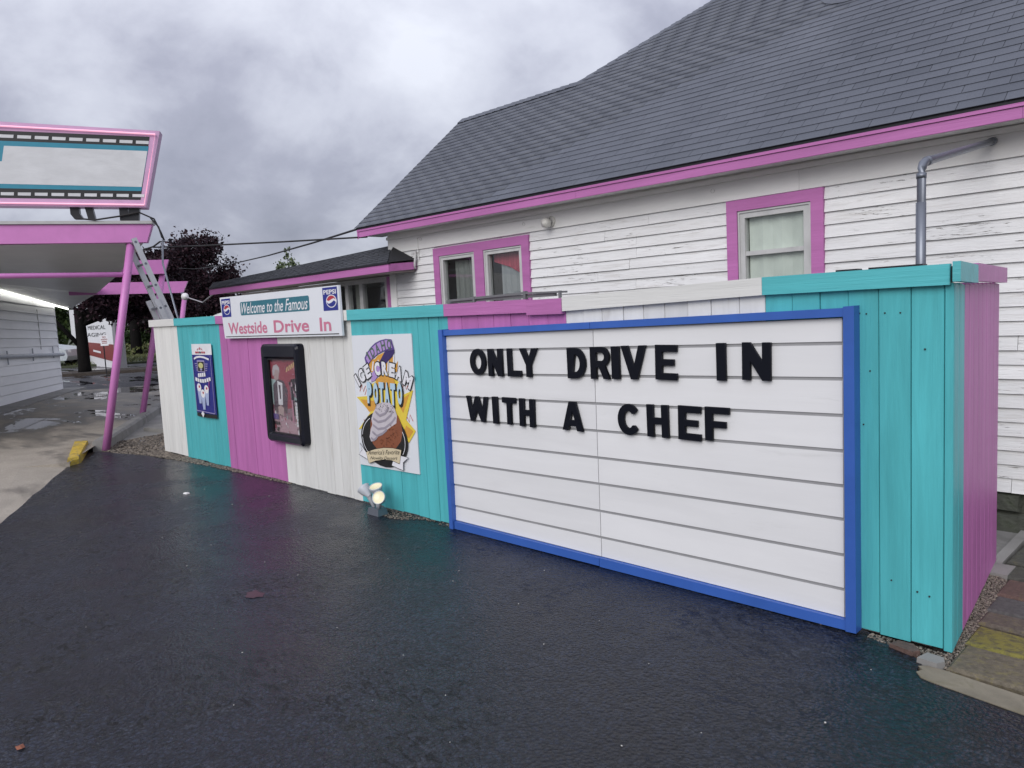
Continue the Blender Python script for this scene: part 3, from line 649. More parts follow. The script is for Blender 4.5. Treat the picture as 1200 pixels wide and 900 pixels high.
def soda_mark(g, x0, x1, z0, z1, y, ms):
    nav, wh, rd = ms; W_, H_ = x1-x0, z1-z0
    g.poly(xz([(x0, z0), (x1, z0), (x1, z1), (x0, z1)], y), nav)
    put_text(g, 'PEPSI', (x0+W_*.07, y-.001, z0+H_*.70), (W_*.86, 0, 0), (0, 0, H_*.20), wh, bold=.03)
    cx, cz, rx, rz = x0+W_*.58, z0+H_*.40, W_*.36, H_*.28
    g.poly(xz(ell(cx, cz, rx, rz), y-.001), wh)
    g.poly(xz(arc(cx, cz, rx*.86, rz*.86, 12, 168)+[(cx-rx*.5, cz+rz*.05), (cx, cz+rz*.28), (cx+rx*.5, cz+rz*.45)], y-.002), rd)
    g.poly(xz(arc(cx, cz, rx*.86, rz*.86, 188, 348)+[(cx+rx*.5, cz+rz*.1), (cx, cz-rz*.22), (cx-rx*.5, cz-rz*.38)], y-.002), nav)
soda_mark(g, -8.022, -7.80, 1.703, 1.898, y, (4, 1, 5)); soda_mark(g, -5.925, -5.685, 1.695, 1.898, y, (4, 1, 5))
g.build('printed_lettering', [M_BTEAL, M_PWHITE, M_BPINK, M_BLK, M_NAVY, M_RED], ban)

# ------------------------------------------------------------------ ice cream potato poster
po = thing('dessert_poster', (-5.18, 3.56, .34), 'white painted poster of an ice cream potato dessert above the floodlights', 'poster')
PY = 3.562
G().hexa([(-5.585, PY, .345), (-4.74, PY, .355), (-4.735, PY, 1.475), (-5.583, PY, 1.47)], [(-5.585, PY+.009, .345), (-4.74, PY+.009, .355), (-4.735, PY+.009, 1.475), (-5.583, PY+.009, 1.47)]).build('poster_board', M_BWHITE, po)
PC = dict(pu=(.10, .055, .24), lav=(.40, .26, .56), dk=(.035, .018, .12), gr=(.07, .12, .09), wh=(.72, .72, .76), bk=(.012, .012, .012), ye=(.72, .55, .06), og=(.62, .31, .05), lb=(.42, .58, .70), br=(.23, .075, .035), dbr=(.14, .045, .022), cr=(.52, .48, .52), sh=(.30, .27, .32), be=(.62, .53, .36), rd=(.50, .10, .06))
pk = list(PC); pmats = [flat('poster_'+k, PC[k], .45) for k in pk]; px = {k: i for i, k in enumerate(pk)}
g = G(); LV = [0]
def lay(pts, k):
    LV[0] += 1; g.poly(xz(pts, PY-.0005-LV[0]*.00035), px[k])
def layt(ch, c, w, h, rot, k, bold=.04, dx=0, dz=0):
    a = math.radians(rot); ex = Vector((math.cos(a), 0, math.sin(a)))*w; ez = Vector((-math.sin(a), 0, math.cos(a)))*h
    p = Vector((c[0]+dx, PY-.0005-LV[0]*.00035, c[1]+dz))-ex/2-ez/2; put_text(g, ch, p, ex, ez, px[k], bold=bold)
def outline(pts, w, k):
    LV[0] += 1; stroke(g, pts, w, px[k], PY-.0005-LV[0]*.00035, closed=True)
for c, s in (((-5.40, .99), 1), ((-5.44, .72), -1), ((-4.86, 1.06), 1), ((-4.83, .80), -1), ((-4.99, 1.20), 1), ((-5.47, 1.02), 1)):
    LV[0] += 1; stroke(g, [(c[0]-.04, c[1]-.03*s), (c[0], c[1]+.03*s), (c[0]+.015, c[1]-.03*s), (c[0]+.05, c[1]+.02*s)], .008, px['rd'], PY-.0005-LV[0]*.00035)
lay([(-5.342, 1.221), (-5.315, 1.27), (-5.252, 1.27), (-5.208, 1.30), (-5.148, 1.317), (-5.091, 1.332), (-5.04, 1.27), (-4.98, 1.30), (-4.99, 1.2), (-4.93, 1.26), (-4.95, 1.17), (-5.32, 1.16)], 'og')
for k in range(5):
    x = -5.31+.075*k; lay([(x, 1.17), (x+.02, 1.17), (x+.04, 1.25+.015*k), (x+.025, 1.25+.015*k)], 'wh')
lay([(-5.562, .940), (-5.369, .957), (-5.394, 1.034), (-5.271, 1.076), (-5.182, 1.136), (-5.035, 1.158), (-4.934, 1.087), (-4.883, .988), (-4.752, 1.030), (-4.867, .786), (-4.750, .703), (-4.848, .600), (-4.961, .696), (-5.285, .671), (-5.383, .703), (-5.568, .655), (-5.369, .816)], 'ye')
for p in ([(-5.502, .922), (-5.273, .918), (-5.273, .846), (-5.386, .82)], [(-4.799, 1.0), (-4.886, .96), (-4.947, .892), (-4.899, .84)], [(-4.872, .74), (-4.778, .701), (-4.845, .636), (-4.901, .682)], [(-5.363, .797), (-5.393, .761), (-5.516, .678), (-5.432, .719)]): lay(p, 'og')
lay([(-5.398, 1.278), (-5.364, 1.317), (-5.299, 1.367), (-5.228, 1.404), (-5.148, 1.427), (-5.071, 1.437), (-4.996, 1.433), (-4.978, 1.387), (-4.964, 1.35), (-5.049, 1.348), (-5.131, 1.331), (-5.207, 1.308), (-5.285, 1.269), (-5.331, 1.235), (-5.355, 1.216), (-5.376, 1.213)], 'pu')
lay([(-5.375, 1.275), (-5.345, 1.315), (-5.29, 1.358), (-5.222, 1.392), (-5.14, 1.418), (-5.06, 1.428), (-5.005, 1.424), (-4.99, 1.365), (-5.055, 1.356), (-5.135, 1.338), (-5.205, 1.315), (-5.284, 1.276), (-5.345, 1.235)], 'lav')
lay([(-5.09, 1.34), (-4.964, 1.35), (-4.966, 1.323), (-5.005, 1.29), (-5.059, 1.257), (-5.094, 1.234), (-5.166, 1.167), (-5.18, 1.19), (-5.20, 1.23)], 'dk')
lay([(-5.166, 1.175), (-5.263, 1.092), (-5.324, 1.077), (-5.305, 1.145), (-5.253, 1.194), (-5.20, 1.23)], 'lav')
LV[0] += 1
for ch, c, r in zip('IDAHO', [(-5.335, 1.296), (-5.272, 1.330), (-5.197, 1.360), (-5.112, 1.384), (-5.028, 1.392)], (40, 30, 22, 13, 2)): layt(ch, c, .022 if ch == 'I' else .06, .082, r, 'gr', .03)
lay([(-5.244, 1.02), (-5.247, 1.10), (-5.169, 1.135), (-5.075, 1.143), (-4.997, 1.13), (-4.976, 1.05)], 'og')
ICE = list(zip('ICECREAM', [(-5.525, 1.085), (-5.457, 1.126), (-5.365, 1.165), (-5.217, 1.190), (-5.112, 1.195), (-5.010, 1.183), (-4.917, 1.158), (-4.805, 1.105)], (38, 32, 24, 6, 0, -8, -16, -28)))
LV[0] += 1
for ch, c, r in ICE: layt(ch, c, .042 if ch == 'I' else (.125 if ch == 'M' else .095), .132, r, 'bk', .075)
LV[0] += 2
for ch, c, r in ICE: layt(ch, c, .028 if ch == 'I' else (.108 if ch == 'M' else .078), .112, r, 'wh', .06)
POT = list(zip('POTATO', [(-5.355, .985), (-5.262, .985), (-5.178, .990), (-5.100, .990), (-5.018, .985), (-4.925, .995)]))
LV[0] += 1
for ch, c in POT: layt(ch, c, .085, .205, -2, 'bk', .085, .010, -.012)
LV[0] += 2
for ch, c in POT: layt(ch, c, .068, .182, -2, 'lb', .07)
lay(ell(-5.19, .60, .335, .235, 28), 'bk')
lay([(-5.36, .753), (-5.295, .801), (-5.202, .821), (-5.056, .83), (-4.971, .817), (-4.931, .754), (-4.916, .681), (-4.948, .604), (-5.025, .54), (-5.156, .509), (-5.288, .506), (-5.35, .549), (-5.384, .624)], 'br')
lay([(-5.29, .845), (-5.26, .89), (-5.175, .913), (-5.062, .914), (-5.004, .871), (-4.979, .816), (-4.994, .75), (-5.068, .716), (-5.136, .683), (-5.24, .636), (-5.313, .582), (-5.374, .566), (-5.395, .604), (-5.369, .675), (-5.339, .716), (-5.35, .764), (-5.319, .814)], 'cr')
for pts in ([(-5.33, .715), (-5.26, .685), (-5.16, .70), (-5.06, .75), (-5.0, .80)], [(-5.32, .77), (-5.25, .745), (-5.15, .765), (-5.06, .815), (-5.03, .85)], [(-5.345, .655), (-5.28, .625), (-5.20, .65), (-5.13, .69)], [(-5.28, .83), (-5.22, .80), (-5.14, .825), (-5.09, .87)], [(-5.37, .60), (-5.33, .585), (-5.28, .61)]):
    for q, w in ((0, .016), (.008, .009)):
        LV[0] += 1; stroke(g, [(a, b-q) for a, b in pts], w, px['sh'], PY-.0005-LV[0]*.00035)
LV[0] += 1
for k in range(46):
    x, z = R_.uniform(-5.27, -5.02), R_.uniform(.835, .905); g.poly(xz(ell(x, z, .0032, .0042, 6), PY-.0005-LV[0]*.00035), px['bk'])
for k in range(60):
    a, q = R_.uniform(-2.4, .9), R_.uniform(.3, .95); x, z = -5.14+.17*q*math.cos(a), .66+.13*q*math.sin(a)
    if not in_poly(x, z, [(-5.30, .60), (-5.22, .67), (-5.05, .735), (-4.94, .76), (-4.93, .68), (-4.96, .60), (-5.03, .55), (-5.16, .53), (-5.28, .53)]): continue
    g.poly(xz(ell(x, z, .006, .004, 6), PY-.0005-LV[0]*.00035), px['dbr'])
for t in (150, 205): LV[0] += 1; stroke(g, arc(-5.19, .60, .305, .205, t-25, t+25, 8), .006, px['wh'], PY-.0005-LV[0]*.00035)
LV[0] += 1; stroke(g, arc(-5.19, .60, .305, .205, -30, 25, 8), .006, px['wh'], PY-.0005-LV[0]*.00035)
for p in ([(-4.968, .489), (-4.853, .482), (-4.927, .433), (-4.934, .366), (-5.089, .391), (-5.068, .432), (-4.983, .417)], [(-5.446, .461), (-5.541, .542), (-5.513, .484), (-5.572, .438), (-5.469, .414), (-5.436, .402)]):
    lay(p, 'wh'); outline(p, .005, 'bk')
sc_ = [(-5.454, .47), (-5.321, .507), (-5.186, .532), (-5.056, .542), (-4.939, .536), (-4.975, .418), (-5.084, .435), (-5.198, .429), (-5.316, .407), (-5.422, .374)]
lay(sc_, 'be'); outline(sc_, .004, 'bk'); LV[0] += 1
put_text(g, "America's Favorite", (-5.425, PY-.0005-LV[0]*.00035, .449), (.46, 0, .048), (0, 0, .040), px['bk'], .006, .35)
put_text(g, 'Novelty Dessert', (-5.395, PY-.0005-LV[0]*.00035, .403), (.395, 0, .038), (0, 0, .034), px['bk'], .006, .35)
g.build('printed_picture', pmats, po)

# ------------------------------------------------------------------ blue hanging poster
pb = thing('drinks_poster', (-8.8, 3.56, .55), 'narrow blue hanging poster of ice cream sundaes on the teal boards', 'poster')
X = lambda x: x*.9958
sheet = G(); nx = 8
for (za, zb_, k) in ((1.417, 1.290, 0), (1.290, .60, 1), (.60, .555, 2)):
    L0 = -9.05 if k == 0 else -9.055; Rr = -8.485
    for i in range(nx):
        a, b = i/nx, (i+1)/nx; f = lambda t: 3.556-(.018*math.sin(t*3.0)*(1 if k == 2 else .35))
        sheet.add([(lerp(L0, Rr, a), f(a), zb_), (lerp(L0, Rr, b), f(b), zb_), (lerp(L0, Rr, b), f(b)+(0 if k < 2 else 0), za), (lerp(L0, Rr, a), f(a), za)], [(0, 1, 2, 3)], k)
sheet.build('poster_sheet', [M_PWHITE, flat('poster_blue', (.018, .022, .20), .35), M_BLK], pb)
g = G(); y = 3.546
def pl(pts, m): g.poly(xz(pts, y), m)
pl([(-8.815, 1.352), (-8.775, 1.352), (-8.795, 1.385)], 3); stroke(g, [(-8.87, 1.345), (-8.83, 1.365)], .008, 3, y); stroke(g, [(-8.72, 1.345), (-8.76, 1.365)], .008, 3, y)
for k in range(5): stroke(g, [(-8.925+.058*k, 1.318), (-8.885+.058*k, 1.318)], .022, 3 if k != 2 else 4, y)
for xa in (-9.03, -8.515): stroke(g, [(xa, .615), (xa, 1.28)], .008, 5, y)
stroke(g, [(-9.03, .625), (-8.515, .612)], .008, 5, y)
stroke(g, [(-8.98, 1.242), (-8.90, 1.262), (-8.80, 1.268), (-8.70, 1.262), (-8.56, 1.238)], .022, 2, y)
for k in range(4):
    z = 1.185-.025*k; stroke(g, [(-8.97+.01*k, z), (-8.905, z)], .008, 5, y); stroke(g, [(-8.68, z), (-8.60-.01*k, z)], .008, 5, y)
g.poly(xz([(-8.90, 1.09), (-8.69, 1.09), (-8.69, 1.225), (-8.90, 1.225)], y), 5); y2 = y-.001
g.poly(xz([(-8.885, 1.098), (-8.705, 1.098), (-8.705, 1.21), (-8.885, 1.21)], y2), 4)
g.poly(xz(ell(-8.795, 1.165, .068, .034, 14), y2-.001), 6); g.poly(xz([(-8.835, 1.128), (-8.755, 1.128), (-8.785, 1.105), (-8.805, 1.105)], y2-.001), 5)
for k, xa in enumerate((-8.90, -8.845, -8.79, -8.735)): stroke(g, [(xa, 1.048+.004*k), (xa+.045, 1.050+.004*k)], .045, 2, y2)
for k, xa in enumerate((-8.985, -8.925, -8.86, -8.795, -8.73, -8.665, -8.605)): stroke(g, [(xa, 1.005-.02*math.sin(k*.55)), (xa+.05, 1.002-.02*math.sin(k*.55+.4))], .042, 2, y2)
for cx, cz in ((-8.895, .885), (-8.69, .87), (-8.80, .815)):
    g.poly(xz([(cx-.06, cz), (cx+.06, cz), (cx+.03, cz-.17), (cx-.03, cz-.17)], y2-.001), 7); g.poly(xz(ell(cx, cz+.02, .062, .05, 12), y2-.002), 2)
    g.poly(xz(ell(cx+.01, cz+.03, .02, .016, 8), y2-.003), 3)
stroke(g, [(-8.60, 1.0), (-8.63, .88)], .014, 8, y2)
g.poly(xz([(-8.85, .60), (-8.80, .555), (-8.76, .60), (-8.80, .63)], y2-.022), 2)
g.build('printed_picture', [M_NAVY, M_BLK, M_PWHITE, M_RED, M_BLK, flat('print_lilac', (.36, .32, .50), .4), flat('print_olive', (.50, .50, .22), .4), flat('print_glass', (.36, .42, .62), .3), flat('print_magenta', (.45, .08, .28), .4)], pb)

# ------------------------------------------------------------------ glazed poster case
pc = thing('poster_case', (-6.79, 3.55, .43), 'glossy black framed poster case hung on the fence under the banner', 'display case')
fr = G(); yo = 3.488; x0, x1, z0, z1 = -7.16, -6.425, .428, 1.408; ix0, ix1, iz0, iz1 = -7.085, -6.515, .515, 1.265
out = rrect(x0, x1, z0, z1, .045, n=3); ins = rrect(ix0, ix1, iz0, iz1, .008, n=3); mid = rrect(x0+.02, x1-.02, z0+.02, z1-.02, .035, n=3)
n = len(out)
vs = xz(out, 3.57)+xz(out, yo+.02)+xz(mid, yo)+xz(rrect(ix0-.02, ix1+.02, iz0-.02, iz1+.02, .012, n=3), yo+.006)+xz(ins, yo+.03)+xz(ins, 3.56)
fs = []
for l in range(5):
    for i in range(n):
        j = (i+1) % n; fs.append((l*n+i, l*n+j, (l+1)*n+j, (l+1)*n+i))
fr.add(vs, fs).build('case_frame', paint('gloss_black', (.008, .009, .016), .18, .1, ns=(3, 3, 3), bs=(6, 6, 6), bump=.06, spec=.22, rnd=0), pc)
fr2 = G(); e = .012
for a, b in (((ix0+.003, iz0+.003), (ix0+e, iz1-.003)), ((ix1-e, iz0+.003), (ix1-.003, iz1-.003)), ((ix0+e, iz0+.003), (ix1-e, iz0+e)), ((ix0+e, iz1-e), (ix1-e, iz1-.003))): fr2.box((a[0], 3.518, a[1]), (b[0], 3.532, b[1]))
fr2.build('inner_rim', M_BLACKM, pc)
g = G(); y = 3.548; base = 0
cm = dict(bg=(.24, .16, .20), red=(.30, .06, .085), rose=(.40, .26, .31), skin=(.40, .30, .30), hair=(.46, .44, .46), suit=(.10, .07, .09), wh=(.66, .65, .68), gn=(.34, .45, .45), gold=(.62, .47, .22), bk=(.02, .016, .022), pur=(.12, .08, .24), pk=(.42, .20, .28))
ck = list(cm); ci = {k: i for i, k in enumerate(ck)}; cmats = [flat('case_'+k, cm[k], .4) for k in ck]; cl = [0]
def cy(pts, k): cl[0] += 1; g.poly(xz(pts, y-.00010*cl[0]), ci[k])
cy([(-7.12, .49), (-6.49, .49), (-6.49, 1.285), (-7.12, 1.285)], 'bg')
cy([(-7.12, 1.0), (-6.49, 1.05), (-6.49, 1.285), (-7.12, 1.285)], 'red'); cy([(-7.12, .49), (-6.49, .49), (-6.49, .62), (-7.12, .72)], 'rose')
cy([(-7.10, .80), (-6.99, .78), (-6.98, 1.05), (-7.10, 1.06)], 'gn'); cy([(-6.89, .75), (-6.70, .78), (-6.72, 1.02), (-6.86, 1.04)], 'red'); cy([(-6.70, .70), (-6.56, .72), (-6.55, 1.08), (-6.69, 1.06)], 'bk')
cy([(-7.06, .72), (-6.80, .72), (-6.76, .95), (-6.83, 1.04), (-6.95, 1.06), (-7.05, 1.0)], 'suit')
cy([(-6.97, .80), (-6.88, .80), (-6.86, 1.02), (-6.96, 1.04)], 'wh'); cy([(-6.93, .86), (-6.905, .86), (-6.90, 1.0), (-6.94, 1.0)], 'suit')
cy([(-7.02, 1.06), (-6.985, 1.04), (-6.93, 1.06), (-6.905, 1.13), (-6.95, 1.18), (-7.02, 1.16)], 'skin')
cy([(-7.045, 1.08), (-7.015, 1.10), (-6.99, 1.15), (-6.93, 1.15), (-6.90, 1.12), (-6.90, 1.17), (-6.95, 1.205), (-7.02, 1.19), (-7.05, 1.14)], 'hair')
cy([(-6.98, .70), (-6.88, .69), (-6.86, .77), (-6.92, .80), (-6.98, .78)], 'skin')
cy([(-6.80, 1.07), (-6.53, 1.11), (-6.53, 1.24), (-6.79, 1.18)], 'red')
for k in range(5): cy([(-6.77+.045*k, 1.13+.014*k), (-6.745+.045*k, 1.135+.014*k), (-6.72+.045*k, 1.185+.016*k), (-6.745+.045*k, 1.18+.016*k)], 'gold')
cy([(-6.63, .60), (-6.54, .60), (-6.53, .82), (-6.55, .84), (-6.64, .84)], 'wh'); cy([(-6.64, .86), (-6.54, .86), (-6.535, .93), (-6.62, .93)], 'gn'); cy([(-6.61, .95), (-6.545, .95), (-6.54, 1.03), (-6.60, 1.03)], 'wh')
for k in range(7): cy([(-6.625+.01*(k % 3), .62+.03*k), (-6.58, .625+.03*k), (-6.57, .635+.03*k), (-6.615, .632+.03*k)], 'gn')
cy([(-6.70, .64), (-6.665, .64), (-6.67, .86), (-6.695, .86)], 'pk')
rq = random.Random(4)
for k in range(70):
    x, z = rq.uniform(-7.09, -6.52), rq.uniform(.50, 1.25); w, h = rq.uniform(.006, .03), rq.uniform(.008, .05)
    if -7.06 < x < -6.84 and .8 < z < 1.22: continue
    cy([(x, z), (min(x+w, -6.50), z+rq.uniform(-.01, .01)), (min(x+w*.8, -6.50), z+h), (x+.003, z+h*.9)], rq.choice(['rose', 'pk', 'wh', 'gn', 'bk', 'red', 'bg', 'skin'] if z < .85 else ['red', 'bg', 'bk', 'pk', 'rose']))
cy([(-7.08, .655), (-6.97, .650), (-6.97, .705), (-7.08, .71)], 'pur')
for k in range(3): cy([(-7.08+.045*k, .60), (-7.05+.045*k, .595), (-7.05+.045*k, .63), (-7.075+.045*k, .632)], 'bk')
cy([(-7.03, .54), (-7.0, .53), (-6.97, .57), (-7.01, .58)], 'bk'); cy(ell(-6.565, .545, .035, .04, 12), 'wh')
g.build('printed_picture', cmats, pc)
G().box((ix0+.004, 3.533, iz0+.004), (ix1-.004, 3.537, iz1-.004)).build('glass_pane', M_CASEGL, pc)

# ------------------------------------------------------------------ floodlights at the fence foot
fl = thing('floodlight_cluster', (-5.16, 3.42, 0), 'three grey lit floodlamps on a box below the dessert poster', 'floodlight')
G().hexa([(-5.235, 3.37, 0), (-5.075, 3.37, 0), (-5.075, 3.47, 0), (-5.235, 3.47, 0)], [(-5.225, 3.38, .055), (-5.085, 3.38, .055), (-5.085, 3.46, .055), (-5.225, 3.46, .055)]).build('junction_box', M_STEEL, fl)
M_LENS = flat('lit_floodlamp_lens', (.80, .74, .50), .25, emit=.05); M_LAMPB = flat('grey_lamp_body', (.46, .48, .52), .4)
for (bx, by), top, ax in (((-5.20, 3.42), (-5.285, 3.40, .185), (-.75, -.1, .62)), ((-5.16, 3.43), (-5.165, 3.43, .205), (.12, -.30, .9)), ((-5.11, 3.41), (-5.055, 3.385, .155), (.42, -.72, .42))):
    a = Vector(ax).normalized(); p = Vector(top)
    q = G(); q.tube([(bx, by, .05), tuple((Vector((bx, by, .05))+p)*.5+Vector((0, 0, .01))), tuple(p-a*.05)], [.014, .02, .026], 10)
    q.lathe([(.022, -.07), (.030, -.045), (.044, -.02), (.054, .015), (.057, .03), (.054, .032), (.050, .028)], p, a, 18)
    b = q.build('lamp_body', M_LAMPB, fl, smooth=True)
    G().lathe([(.0001, .018), (.025, .020), (.05, .027), (.0525, .0285)], p, a, 18).build('lens', M_LENS, b, smooth=True)

# ------------------------------------------------------------------ the white house
YH = 5.75
house = thing('clapboard_house', (-4.0, 5.8, 0), 'white clapboard house with pink window trim and a grey shingled roof', 'house')
def ze(x): return 2.728+.006*(-2.09-x)
WINS = [(-7.077, -5.496, 1.25, 2.395), (-3.215, -2.413, 1.25, 2.416)]
g = G(); y0, y1 = YH+.006, YH+.12
xs = [-7.96, -7.0, -5.57, -3.14, -2.49, 1.6]
g.box((xs[0], y0, .24), (xs[1], y1, 2.74)); g.box((xs[2], y0, .24), (xs[3], y1, 2.74)); g.box((xs[4], y0, .24), (xs[5], y1, 2.74))
for a, b, zt in ((xs[1], xs[2], 2.33), (xs[3], xs[4], 2.34)):
    g.box((a, y0, .24), (b, y1, 1.30)); g.box((a, y0, zt), (b, y1, 2.74))
g.prism([(-7.96, y1, .24), (-7.96, 9.3, .24), (-7.96, 9.3, 2.74), (-7.96, 7.38, 4.26), (-7.96, y1, 2.74)], (.10, 0, 0))
g.box((-7.86, 9.2, .24), (1.6, 9.3, 2.74)); g.box((1.5, y1, .24), (1.6, 9.2, 2.74))
g.build('wall', M_SIDING, house)
# clapboards: every course in lengths, broken by the windows
def clap(x0, x1, zb, h=.0995):
    j = R_.uniform(-.002, .002); lo = .020+R_.uniform(-.003, .003)
    prof = [(YH-lo, zb+j), (YH-lo+.002, zb+j+.006), (YH-.002, zb+h), (YH+.006, zb+h), (YH+.006, zb+j)]
    G().hexa([(x0, a, b) for a, b in prof], [(x1, a, b) for a, b in prof]).build('clapboard', M_SIDING, house)
for k in range(1, 24):
    zb = 2.420-.0945*k; spans = [(-7.86, 1.6)]
    for wx0, wx1, wz0, wz1 in WINS:
        if wz0-.1 < zb < wz1-.02:
            spans = [q for a, b in spans for q in (((a, wx0), (wx1, b)) if a < wx0 and b > wx1 else ((a, b),))]
    for a, b in spans:
        c = -4.0 if k == 1 else R_.uniform(a+.8, b-.8) if b-a > 2.2 else None
        for x0, x1 in (((a, c), (c, b)) if c and a < c < b else ((a, b),)): clap(x0+.0015, x1-.0015, zb)
G().box((-7.985, YH-.030, .26), (-7.862, YH+.02, 2.40)).build('corner_board', M_FRIEZE, house)
fx = [-7.985, -5.2, -2.6, -.2, 1.6]
for a, b in zip(fx, fx[1:]): G().box((a+.001, YH-.024, 2.4215), (b-.001, YH+.003, 2.66)).build('frieze_board', M_FRIEZE, house)
G().hexa([(-7.98, 5.70, 2.588), (1.6, 5.70, 2.568), (1.6, YH-.0245, 2.568), (-7.98, YH-.0245, 2.588)], [(-7.98, 5.70, 2.625), (1.6, 5.70, 2.603), (1.6, YH-.0245, 2.603), (-7.98, YH-.0245, 2.625)]).build('moulding', M_FRIEZE, house)
def along(name, m, y0, y1, d0, d1, x0=-8.235, x1=1.6, par=None, cuts=()):
    xs = [x0]+list(cuts)+[x1]
    for a, b in zip(xs, xs[1:]):
        a += .001; b -= .001
        G().hexa([(a, y0, ze(a)+d0), (b, y0, ze(b)+d0), (b, y1, ze(b)+d0), (a, y1, ze(a)+d0)], [(a, y0, ze(a)+d1), (b, y0, ze(b)+d1), (b, y1, ze(b)+d1), (a, y1, ze(a)+d1)]).build(name, m, par or house)
along('soffit', M_FRIEZE, 5.472, 5.82, -.105, -.085)
along('fascia', M_PINKH, 5.447, 5.47, -.122, -.055, cuts=(-4.6, -1.1))
along('fascia_strip', M_PINKH, 5.437, 5.47, -.052, -.030, cuts=(-3.0,))
along('drip_edge', M_BLACKM, 5.440, 5.47, -.028, .002)
# small things on the wall
g = G()
for x, z in ((-5.555, 2.511), (-3.339, 2.524), (-7.3, 2.535)): g.lathe([(.0001, -.001), (.018, -.001), (.018, .002)], (x, YH-.0245, z), (0, -1, 0), 10)
g.build('vent_holes', M_DARK, house)
pl_ = G(); pl_.lathe([(.055, 0), (.055, .012), (.04, .022)], (-5.165, YH-.024, 2.490), (0, -1, 0), 18); pl_.lathe([(.024, .02), (.045, .045), (.052, .075), (.04, .108), (.0001, .12)], (-5.165, YH-.024, 2.487), (-.12, -1, -.18), 16)
pl_.build('porch_light', flat('old_white_glass', (.62, .61, .57), .35), house, smooth=True)
G().tube([(-5.21, YH-.03, 2.545), (-5.9, YH-.032, 2.560), (-6.7, YH-.032, 2.565), (-7.30, YH-.03, 2.572), (-7.36, YH-.03, 2.55), (-7.365, YH-.03, 2.30)], .006, 6).build('wire', M_FRIEZE, house)
def window(x0, x1, zt, bays, glasses):
    cas = G(); d = YH-.034
    xs = [x0, bays[0][0]]
    cas.box((x0, d, 1.20), (bays[0][0], YH+.02, zt)); cas.box((bays[-1][1], d, 1.20), (x1, YH+.02, zt)); cas.box((bays[0][0], d, bays[0][2]), (bays[-1][1], YH+.02, zt))
    for p, q in zip(bays, bays[1:]): cas.box((p[1], d, 1.20), (q[0], YH+.02, p[2]))
    cas.box((x0-.02, d-.02, 1.15), (x1+.02, YH+.02, 1.20))
    c = cas.build('window_casing', M_PINKH, house)
    for (a, b, zb), gls in zip(bays, glasses):
        f = G(); ga, gb, gz = gls['x0'], gls['x1'], gls['z']; y = YH-.014
        f.box((a+.001, y, 1.205), (ga, YH+.05, zb-.001)); f.box((gb, y, 1.205), (b-.001, YH+.05, zb-.001)); f.box((ga, y, gz), (gb, YH+.05, zb-.001)); f.box((ga, y, 1.205), (gb, YH+.05, 1.27))
        e = .018
        f.box((a+.003, y-.010, 1.206), (a+e, y+.0005, zb-.003)); f.box((b-e, y-.010, 1.206), (b-.003, y+.0005, zb-.003)); f.box((a+e, y-.010, zb-e), (b-e, y+.0005, zb-.003))
        if gls.get('rail'): f.box((ga, y+.012, gls['rail'][0]), (gb, YH+.045, gls['rail'][1]))
        f.build('window_frame', M_SASH, c)
        G().box((ga, YH+.026, 1.27), (gb, YH+.030, gz)).build('glass_pane', M_GLASS, c)
        gls['inside'](ga, gb, gz, c)
def curtain(g, x0, x1, z0, z1, y, n, amp, m=0, seed=1):
    rr = random.Random(seed); vs = []; k = n*4
    for i in range(k+1):
        t = i/k; yy = y+amp*math.sin(t*n*6.283+rr.uniform(-.5, .5)); x = lerp(x0, x1, t)
        vs += [(x, yy, z0), (x, yy, z1)]
    g.add(vs, [(2*i, 2*i+2, 2*i+3, 2*i+1) for i in range(k)], m)
M_CURT = paint('pale_green_curtain', (.70, .73, .68), .8, .12, ns=(5, 5, 3), bs=(20, 20, 9), bump=.3, rnd=0)
M_CURG = paint('grey_curtain', (.20, .205, .20), .8, .2, ns=(12, 5, 2), bs=(20, 20, 9), bump=.3, rnd=0)
M_CURR = paint('red_curtain', (.42, .06, .10), .8, .35, ns=(45, 5, 3), bs=(30, 20, 5), bump=.3, rnd=0)
M_ROOM = flat('dim_room', (.05, .05, .05), .9)
def room(ga, gb, gz, c, y=6.3):
    q = G(); e = .0
    q.add([(ga-.1, YH+.121, 1.2), (gb+.1, YH+.121, 1.2), (gb+.1, YH+.121, gz+.1), (ga-.1, YH+.121, gz+.1), (ga-.1, y, 1.2), (gb+.1, y, 1.2), (gb+.1, y, gz+.1), (ga-.1, y, gz+.1)], [(4, 5, 6, 7), (0, 4, 7, 3), (1, 2, 6, 5), (3, 7, 6, 2), (0, 1, 5, 4)])
    q.build('dark_room', M_ROOM, c)
def in_shade(ga, gb, gz, c):
    room(ga, gb, gz, c); q = G(); curtain(q, ga+.006, gb, 1.2, gz, YH+.050, 3, .006, 0, 2); q.build('curtain', M_CURT, c)
def in_grey(ga, gb, gz, c):
    room(ga, gb, gz, c); q = G(); curtain(q, ga+.11, gb, 1.2, gz-.02, YH+.085, 4, .010, 0, 3); q.build('curtain', M_CURG, c)
def in_red(ga, gb, gz, c):
    room(ga, gb, gz, c); q = G(); curtain(q, ga+.10, gb, 1.2, gz-.10, YH+.105, 4, .006, 0, 4); q.build('curtain', flat('grey_sheet', (.30, .31, .33), .8), c)
    q = G(); z0 = gz-.22; q.add([(ga+.01, YH+.08, gz-.08), (lerp(ga, gb, .5), YH+.085, gz-.15), (gb, YH+.08, gz-.27), (gb, YH+.08, gz), (lerp(ga, gb, .5), YH+.09, gz), (ga+.01, YH+.08, gz)], [(0, 1, 4, 5), (1, 2, 3, 4)]); q.build('curtain', M_CURR, c)
